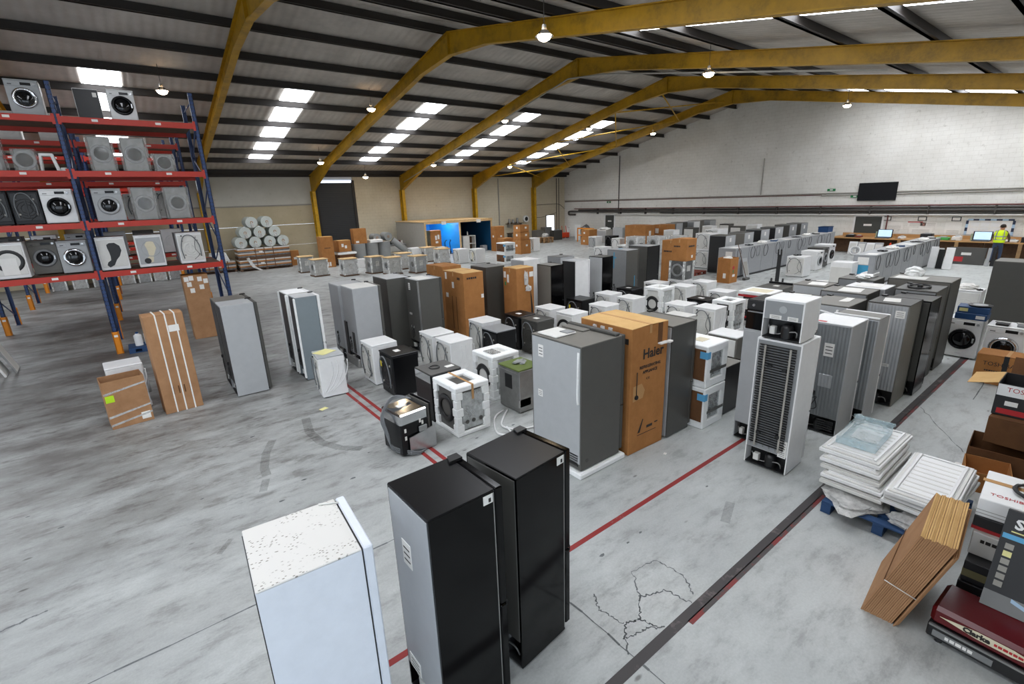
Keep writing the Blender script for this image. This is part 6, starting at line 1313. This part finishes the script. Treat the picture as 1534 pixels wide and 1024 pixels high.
# fridges standing behind the left bench
for k, (x, m, bk, h, l) in enumerate(((21.2, 'grey_light', 'plastic_black', 1.72, 'black backed fridge behind the near end of the left bench'), (22.9, 'grey_light', 'taupe', 1.74, 'brown backed fridge behind the left bench'), (24.5, 'grey_light', 'plastic_black', 1.78, 'silver sided fridge with black back behind the left bench'), (26.0, 'grey_light', 'plastic_black', 1.8, 'fridge with black back in the middle behind the left bench'),
                                     (27.6, 'grey_paint', 'graphite', 1.84, 'grey fridge with white labels behind the left bench'), (29.0, 'grey_paint', 'graphite', 1.84, 'grey fridge at the far end behind the left bench'))):
    t = fridge(l, x, 11.45, .85, .8, h, 0, m, bk, m, 'graphite', .4, (), False, False, False, False)
    MB().box((-.1, -.403, h-.3), (.05, -.4, h-.12), 'paper').build('paper_label', t)
# appliances between the two benches
washer('white washer showing its back between the grey benches', 22.3, 8.5, sx=.75, sy=.72, h=.86)
washer('white front loader with side porthole between the grey benches', 24.9, 9.2, sx=.7, sy=.8, h=.88, yaw=-90, centre=True)
washer('dark grey front loader between the grey benches', 26.2, 9.45, sx=.7, sy=.75, h=.9, yaw=-90, centre=True, body='graphite', ring='grey_paint')
washer('white front loader with black porthole by the wooden bench', 27.4, 9.6, sx=.7, sy=.8, h=.95, yaw=-90, centre=True, ring='gloss_black')
cables('black lead and plug on the washer between the benches', 22.8, 9.0, .862, .18)
t = thing('white_cabinet', 'white cabinet left of the right grey bench', 'cabinet', (20.8, 6.55, 0)); MB().box((-.3, -.35, .03), (.3, .35, .95), 'white', .012).build('carcass', t); MB().box((-.31, -.33, .06), (-.3, .33, .8), 'offwhite', .006).build('door', t); MB().box((-.3, -.35, .95), (.3, .35, .98), 'white', .006).build('top_panel', t)
# sack truck, step ladder, broom and board
t = thing('sack_truck', 'black sack truck with tall handle on the open aisle', 'hand truck', (19.9, 8.5, 0), 20)
MB().box((.0, -.07, .05), (.05, .07, 1.2), 'plastic_black', .01).build('mast', t); MB().tube([(.03, -.05, 1.15), (-.1, -.05, 1.32), (-.2, -.05, 1.4)], .03, 7, 'plastic_black').build('grip', t); MB().tube([(.03, .05, 1.15), (-.1, .05, 1.32), (-.2, .05, 1.4)], .03, 7, 'plastic_black').build('grip', t)
for v in (-.2, .2): MB().cyl((.12, v-.03, .13), (.12, v+.03, .13), .13, n=16, m='rubber').build('wheel', t)
MB().box((-.3, -.22, .01), (.0, .22, .03), 'plastic_black').build('toe_plate', t)
t = thing('step_ladder', 'small dark folding steps on the aisle by the torn carton', 'ladder', (16.2, 6.4, 0), 30)
for v in (-.17, .17):
    MB().tube([(-.28, v, 0), (0, v, .62)], .022, 6, 'graphite', False).build('front_leg', t); MB().tube([(.25, v, 0), (0, v, .62)], .02, 6, 'graphite', False).build('rear_leg', t)
for q in (.2, .42): MB().box((-.28+.28*q/.62-.05, -.17, q), (-.28+.28*q/.62+.07, .17, q+.02), 'graphite').build('step', t)
MB().tube([(0, -.17, .62), (0, 0, .68), (0, .17, .62)], .025, 6, 'graphite').build('top_bar', t)
t = thing('broom', 'dark broom leaning on the near end of the left bench', 'broom', (20.35, 10.0, 0)); MB().tube([(0, -.05, .08), (-.15, .36, 1.5)], .014, 6, 'wood_dark', False).build('stick', t); MB().box((-.2, -.12, 0), (.2, .02, .1), 'graphite', .02).build('brush_head', t)
t = thing('grey_board', 'grey board leaning on the left bench beside the broom', 'board', (20.9, 10.2, 0)); p = MB().box((-.22, -.02, 0), (.22, .02, .85), 'grey_light', .008).build('board_sheet', t); p.rotation_euler = (-.22, 0, 0); MB().box((-.15, -.024, .1), (.15, -.02, .7), 'conduit').build('board_face', p)
papers('white sheets dropped on the aisle floor near the right bench', 21.8, 7.5, .003, .7, .5, 20, 'paper', 3)
pallet('low brown pallet on the aisle near the white stacks', 19.9, 12.1, 1.0, .8, 'redbrown')
# stacked washers and far rows
for k, (x, y, l) in enumerate(((22.3, 12.9, 'nearest white stack beyond the flower carton'), (24.8, 13.9, 'second white stack beyond the flower carton'))):
    washer('lower washer of the '+l, x, y, sx=.75, sy=.75, h=.85, wavy=True); washer('upper washer of the '+l, x, y, .85, sx=.75, sy=.75, h=.85, wavy=True)
washer('white washer with black porthole by the tall carton', 18.6, 12.2, sx=.6, sy=.62, h=.86, yaw=-90, centre=True, ring='gloss_black')
washer('dark machine on top of the black porthole washer', 18.6, 12.2, .86, sx=.6, sy=.62, h=.8, yaw=0, centre=True, body='graphite', back='graphite')
for k, (x, y, z) in enumerate(((21.3, 16.45, 0), (21.3, 16.45, .75), (22.04, 15.62, 0), (22.04, 15.62, .75), (22.8, 14.8, 0), (22.8, 14.8, .75))):
    wrapped('white film pack in the far row, %s from left, %s layer' % (('left', 'middle', 'right')[k//2], ('lower', 'upper')[k % 2]), x, y, .75, .75, .74, 0, False, False, 'white film packs in the far rows', z, 'white')
carton('long brown carton at left of the far rows', 25.3, 18.9, .9, 1.6, 1.8, 0, labels=(('s', 0, 1.3, .2, .3, 'paper'),), topm='cardboard', name='refrigerator_carton'); carton('brown carton right of the long one in the far rows', 26.6, 18.3, .9, 1.0, 1.78, 0, labels=(('b', .2, 1.4, .25, .3, 'paper'),), topm='cardboard', name='refrigerator_carton')
FM = ('white', 'offwhite', 'graphite', 'white', 'grey_light', 'satin_black', 'white')
cnt = 0
for row, (y, xs, hh) in enumerate(((14.4, (26.2, 27.2, 28.2, 29.2, 30.2, 31.2), .86), (16.2, (24.2, 25.2, 26.2, 27.2, 28.2, 29.2, 30.2, 31.2), .86))):
    for k, x in enumerate(xs):
        m = FM[(k*3+row) % 7]
        washer('%s washer in the %s far row, %s from left' % ({'white': 'white', 'offwhite': 'cream', 'graphite': 'dark grey', 'grey_light': 'grey', 'satin_black': 'black'}[m], ('nearer', 'middle')[row], ORD[k]), x, y, body=m, back=m, sx=.62, sy=.64, h=hh, hose=False)
        if k % 2 == 0: washer('%s machine stacked on the %s far row, %s from left' % (('white', 'dark')[(k//2) % 2], ('nearer', 'middle')[row], ORD[k]), x, y, hh, body=('white', 'graphite')[(k//2) % 2], sx=.62, sy=.64, h=.8, hose=False)
for k, x in enumerate((27.8, 28.8, 29.8, 30.8, 31.8)):
    fridge('tall fridge in the last row before the gable wall, %s from left' % ORD[k], x, 18.4+.3*(k % 2), .7, .8, 1.8, 0, ('grey_light', 'graphite', 'white', 'taupe', 'grey_light')[k], 'grey_paint', None, ('taupe', 'graphite', 'grey_light')[k % 3], .4, (), False, False, False, False)
for k, (x, y, m, l) in enumerate(((26.3, 23.9, 'white', 'white machine with torn grey back, left in far aisle'), (27.4, 23.3, 'satin_black', 'black machine second in far aisle'), (25.9, 21.4, 'white', 'white machine with black gap third in far aisle'), (27.1, 21.0, 'grey_light', 'grey machine fourth in far aisle'), (28.3, 21.2, 'white', 'white machine rightmost in far aisle'), (20.9, 18.4, 'white', 'white foam topped machine left above the blue taped fridge'), (22.4, 18.0, 'white', 'white foam topped machine right above the blue taped fridge'))):
    washer(l, x, y, body=m, back='grey_light' if k == 0 else m, sx=.7, sy=.72, h=.87, toppanel='foam' if 'foam' in l else None)
for k, (x, y, h, m, l) in enumerate(((30.8, 27.0, 1.0, 'offwhite', 'wide white machine by the far dark door'), (30.8, 25.3, 1.2, 'grey_light', 'grey cabinet by the far dark door'), (31.0, 24.0, 1.25, 'offwhite', 'pale cabinet beside the grey one by the far wall'))):
    t = thing('storage_cabinet', l, 'cabinet', (x+.4, y+.4, 0)); MB().box((-.4, -.5, .02), (.4, .5, h), m, .015).build('carcass', t); MB().box((-.42, -.47, .1), (-.4, .47, h-.1), 'grey_light', .006).build('door', t); MB().box((-.43, .3, h*.5), (-.42, .34, h*.65), 'steel').build('handle', t)
    if k == 0: MB().blob((0, 0, h+.06), (.45, .5, .12), .2, 'foam', 2, 3).build('foam_scraps', t)

# ------------------------------------------------------------------ wooden bench along the gable wall
t = thing('wooden_bench', 'long wooden work bench along the white gable wall', 'bench', (32.55, 0, 0))
for k in range(6): MB().box((0, -2+k*2.2, .82), (1.4, -2+(k+1)*2.2-.01, .87), 'chip', .004).build('bench_top', t)
for k in range(6): MB().box((.5, -2+k*2.2, .03), (.53, -2+(k+1)*2.2-.02, .8), 'wood_dark').build('back_board', t)
for y in (-1.9, 1.2, 3.3, 5.55, 7.9, 9.6, 11.1): MB().box((.0, y-.07, 0), (.1, y+.07, .82), 'wood', .006).build('post', t)
struct(MB().box((33.85, -2, .88), (33.9, 11, 1.05), 'chip').build('trim_1'), 'wooden strip along the back of the bench')
for y, l in ((8.75, 'laptop with lit screen at left of the wooden bench'), (4.75, 'laptop with lit screen beside the person at the bench')):
    t = thing('laptop', l, 'laptop', (33.0, y, .87)); MB().box((-.25, -.33, 0), (.18, .33, .03), 'plastic_black', .006).build('keyboard_base', t)
    lid = MB().box((0, -.36, 0), (.025, .36, .44), 'plastic_black', .006).build('lid', t, (.18, 0, .02)); lid.rotation_euler = (0, .15, 0); MB().box((-.004, -.31, .04), (0, .31, .41), 'screen').build('screen', lid)
    MB().box((.3, .2, 0), (.45, .45, .32), 'pale_green').build('box_file', t)
for k, (y, m, w_, h_, l) in enumerate(((10.3, 'plastic_black', .4, .14, 'dark clutter at the left end of the wooden bench'), (9.9, 'redbrown', .3, .1, 'brown clutter left of the first laptop'), (7.9, 'white', .28, .12, 'white box right of the first laptop'), (6.85, 'plastic_black', .5, .3, 'black printer between the two laptops'), (6.2, 'green_plastic', .55, .14, 'green plastic tray on the wooden bench'), (5.65, 'paper', .35, .2, 'white clutter left of the second laptop'), (3.1, 'plastic_black', .5, .25, 'black machine on the bench right of the person'), (3.7, 'paper', .5, .1, 'white papers on the bench right of the person'), (2.6, 'light_blue', .3, .2, 'pale blue box at the right of the bench'))):
    t = thing('bench_item', l, 'bench clutter', (33.0, y, .87)); MB().box((-.2, -w_/2, 0), (.2, w_/2, h_), m, .02).build('main_body', t); MB().box((-.15, -w_*.3, h_), (.1, w_*.2, h_+.04), 'grey_light', .01).build('top_piece', t); MB().tube([(-.2, 0, .02), (-.3, .1, .02), (-.28, .25, .02)], .012, 5, 'rubber').build('lead', t)
t = thing('traffic_cone', 'orange cone behind the right grey bench', 'cone', (31.6, 8.0, 0)); MB().cyl((0, 0, .03), (0, 0, .75), .18, .03, 16, 'orange_cone').build('cone_body', t); MB().box((-.22, -.22, 0), (.22, .22, .03), 'orange_cone', .01).build('base', t); MB().cyl((0, 0, .35), (0, 0, .47), .118, .09, 16, 'paper').build('white_band', t)
for k, (y, a) in enumerate(((9.9, .2), (9.5, .3), (9.1, .4), (8.7, .3))):
    t = thing('loose_panel', 'pale panel leaning under the wooden bench, %s from left' % ORD[k], 'panel', (32.2, y, 0)); p = MB().box((0, -.2, 0), (.04, .2, .7), ('white', 'grey_light')[k % 2], .01).build('panel_sheet', t); p.rotation_euler = (0, a, 0); MB().box((-.004, -.15, .08), (0, .15, .6), 'offwhite').build('panel_face', p)
t = thing('seal_ring', 'white washer door rim leaning on the panels under the bench', 'spare part', (31.75, 9.6, .0)); MB().ring((0, 0, .24), (-.8, -.2, .5), .2, .28, .05, 22, 'white').build('rim', t); MB().ring((.02, .0, .24), (-.8, -.2, .5), .12, .2, .03, 20, 'grey_light').build('inner_seal', t)
for k, (x, y, w_, h_, m, l) in enumerate(((30.4, 4.75, 1.3, .78, 'graphite', 'large dark panel with red sticker leaning near the bench'), (30.9, 6.0, .65, .65, 'offwhite', 'pale boxy panel left of the large dark panel'), (30.2, 3.98, .12, .8, 'grey_light', 'grey strip panel leaning right of the dark panel'), (30.3, 3.82, .14, .85, 'satin_black', 'black panel leaning beside the person'), (28.3, 5.53, .26, .95, 'white', 'white panel leaning on the right bench end'), (28.2, 5.25, .22, .85, 'satin_black', 'black panel between two white ones at the bench end'), (28.1, 4.95, .3, .95, 'white', 'second white panel leaning on the right bench end'))):
    t = thing('loose_panel', l, 'panel', (x, y, 0)); p = MB().box((0, -w_/2, 0), (.05, w_/2, h_), m, .01).build('panel_sheet', t, (0, 0, .01)); p.rotation_euler = (0, .18, 0)
    if k == 0: MB().box((-.004, .1, .12), (0, .5, .34), 'red_ink').box((-.004, -.15, .42), (0, .2, .54), 'paper').build('sticker', p)
    else: MB().box((-.004, -w_*.3, h_*.2), (0, w_*.3, h_*.8), m).build('panel_face', p)
# person at the bench: one skinned body, vest and hair as clothing parts
def person():
    t = thing('person', 'person in yellow hi-vis vest and jeans leaning at the bench', 'person', (31.75, 3.95, 0), 0)
    # x forward (towards the bench), y left
    J = dict(pel=((0, 0, .93), .15), wst=((.03, 0, 1.08), .145), che=((.12, 0, 1.30), .165), nk=((.19, 0, 1.47), .07), hd=((.24, 0, 1.55), .085), top=((.27, 0, 1.68), .095),
             ls=((.14, .17, 1.40), .075), le=((.28, .25, 1.14), .05), lw=((.5, .2, 1.0), .035), lh=((.6, .17, .97), .035), rs=((.14, -.17, 1.40), .075), re=((.22, -.29, 1.14), .05), rw=((.46, -.27, .98), .035), rh=((.56, -.25, .96), .035),
             lhip=((0, .09, .88), .105), lk=((.05, .12, .48), .07), la=((-.12, .13, .09), .05), lt=((.06, .14, .04), .045), rhip=((0, -.09, .88), .105), rk=((.12, -.12, .5), .07), ra=((.08, -.13, .09), .05), rt=((.26, -.14, .04), .045))
    E_ = [('pel', 'wst'), ('wst', 'che'), ('che', 'nk'), ('nk', 'hd'), ('hd', 'top'), ('che', 'ls'), ('ls', 'le'), ('le', 'lw'), ('lw', 'lh'), ('che', 'rs'), ('rs', 're'), ('re', 'rw'), ('rw', 'rh'), ('pel', 'lhip'), ('lhip', 'lk'), ('lk', 'la'), ('la', 'lt'), ('pel', 'rhip'), ('rhip', 'rk'), ('rk', 'ra'), ('ra', 'rt')]
    names = list(J); me = bpy.data.meshes.new('body'); vs = [J[n_][0] for n_ in names]; rad = [J[n_][1] for n_ in names]
    es = [(names.index(a), names.index(b)) for a, b in E_]
    for hand, sgn in (('lh', 1), ('rh', -1)):        # five fingers rooted in each palm
        hp = Vector(J[hand][0]); hi = names.index(hand)
        for f_ in range(5):
            off = Vector((.06 if f_ else .02, (-.032+.016*f_) if f_ else -.04*sgn, 0)); tip = hp+off+Vector((.05 if f_ else .03, .0, -.02))
            i0 = len(vs); vs += [tuple(hp+off), tuple(tip)]; rad += [.010, .008]; es += [(hi, i0), (i0, i0+1)]
    me.from_pydata(vs, es, []); ob = bpy.data.objects.new('body', me); COL.objects.link(ob)
    md = ob.modifiers.new('s', 'SKIN'); sv = me.skin_vertices[0].data
    for i, r in enumerate(rad): sv[i].radius = (r, r*(1.15 if names[i:i+1] and names[i] in ('pel', 'wst', 'che') else 1)); sv[i].use_root = (i == 0)
    ob.modifiers.new('u', 'SUBSURF').levels = 2
    dg = bpy.context.evaluated_depsgraph_get(); m2 = bpy.data.meshes.new_from_object(ob.evaluated_get(dg)); bpy.data.objects.remove(ob)
    m2.materials.clear()
    for k in ('jeans', 'jumper', 'skin', 'boot'): m2.materials.append(MATS[k])
    for p in m2.polygons:
        c = p.center; p.use_smooth = True
        p.material_index = 3 if c.z < .10 else (2 if (c.z > 1.48 and abs(c.y) < .12) or (c.x > .47 and .9 < c.z < 1.1) else (0 if c.z < .98 and abs(c.y) < .27 and c.x < .3 else 1))
    b_ = bpy.data.objects.new('body', m2); COL.objects.link(b_); b_.parent = t
    # hi-vis vest: shell around the torso
    rings = [(.94, .01, .17, .20), (1.05, .03, .17, .205), (1.16, .06, .175, .21), (1.28, .11, .18, .225), (1.38, .14, .165, .235), (1.46, .165, .12, .17), (1.49, .18, .09, .10)]
    mb = MB(); n_ = 18; P = []
    for z, cx, rx, ry in rings:
        for i in range(n_): q = 2*PI*i/n_; P.append((cx+rx*math.cos(q), ry*math.sin(q), z))
    fs = [(j*n_+i, j*n_+(i+1) % n_, (j+1)*n_+(i+1) % n_, (j+1)*n_+i) for j in range(len(rings)-1) for i in range(n_)]
    mb.add(P, fs, 'vest', True); v_ = mb.build('vest', t)
    for z, cx, rx, ry in ((1.06, .033, .176, .21), (1.19, .07, .18, .215)):
        Q = []
        for dz in (0, .05):
            for i in range(n_): q = 2*PI*i/n_; Q.append((cx+.02*dz/.05+rx*math.cos(q), ry*math.sin(q), z+dz))
        MB().add(Q, [(i, (i+1) % n_, n_+(i+1) % n_, n_+i) for i in range(n_)], 'vest_band', True).build('reflective_band', v_)
    for s_ in (-1, 1): MB().tube([(-.115, s_*.12, 1.1), (-.075, s_*.13, 1.28), (-.02, s_*.12, 1.41), (.12, s_*.1, 1.5)], .018, 5, 'vest_band').build('reflective_band', v_)
    MB().blob((.26, 0, 1.66), (.115, .10, .10), .04, 'hair', 3, 2, 3).build('hair', t)
    MB().cyl((.24, .1, 1.62), (.24, .115, 1.62), .03, .02, 10, 'skin').cyl((.24, -.1, 1.62), (.24, -.115, 1.62), .03, .02, 10, 'skin').build('ears', t)
    MB().dome((.36, 0, 1.60), (1, 0, -.2), .02, .03, 10, 3, 'skin').build('nose', t)
    for s_ in (-1, 1): MB().dome((.345, s_*.035, 1.635), (1, 0, 0), .012, .008, 8, 2, 'ink').build('eye', t)
    MB().box((.34, -.025, 1.555), (.352, .025, 1.563), 'redbrown').build('mouth', t)
person()
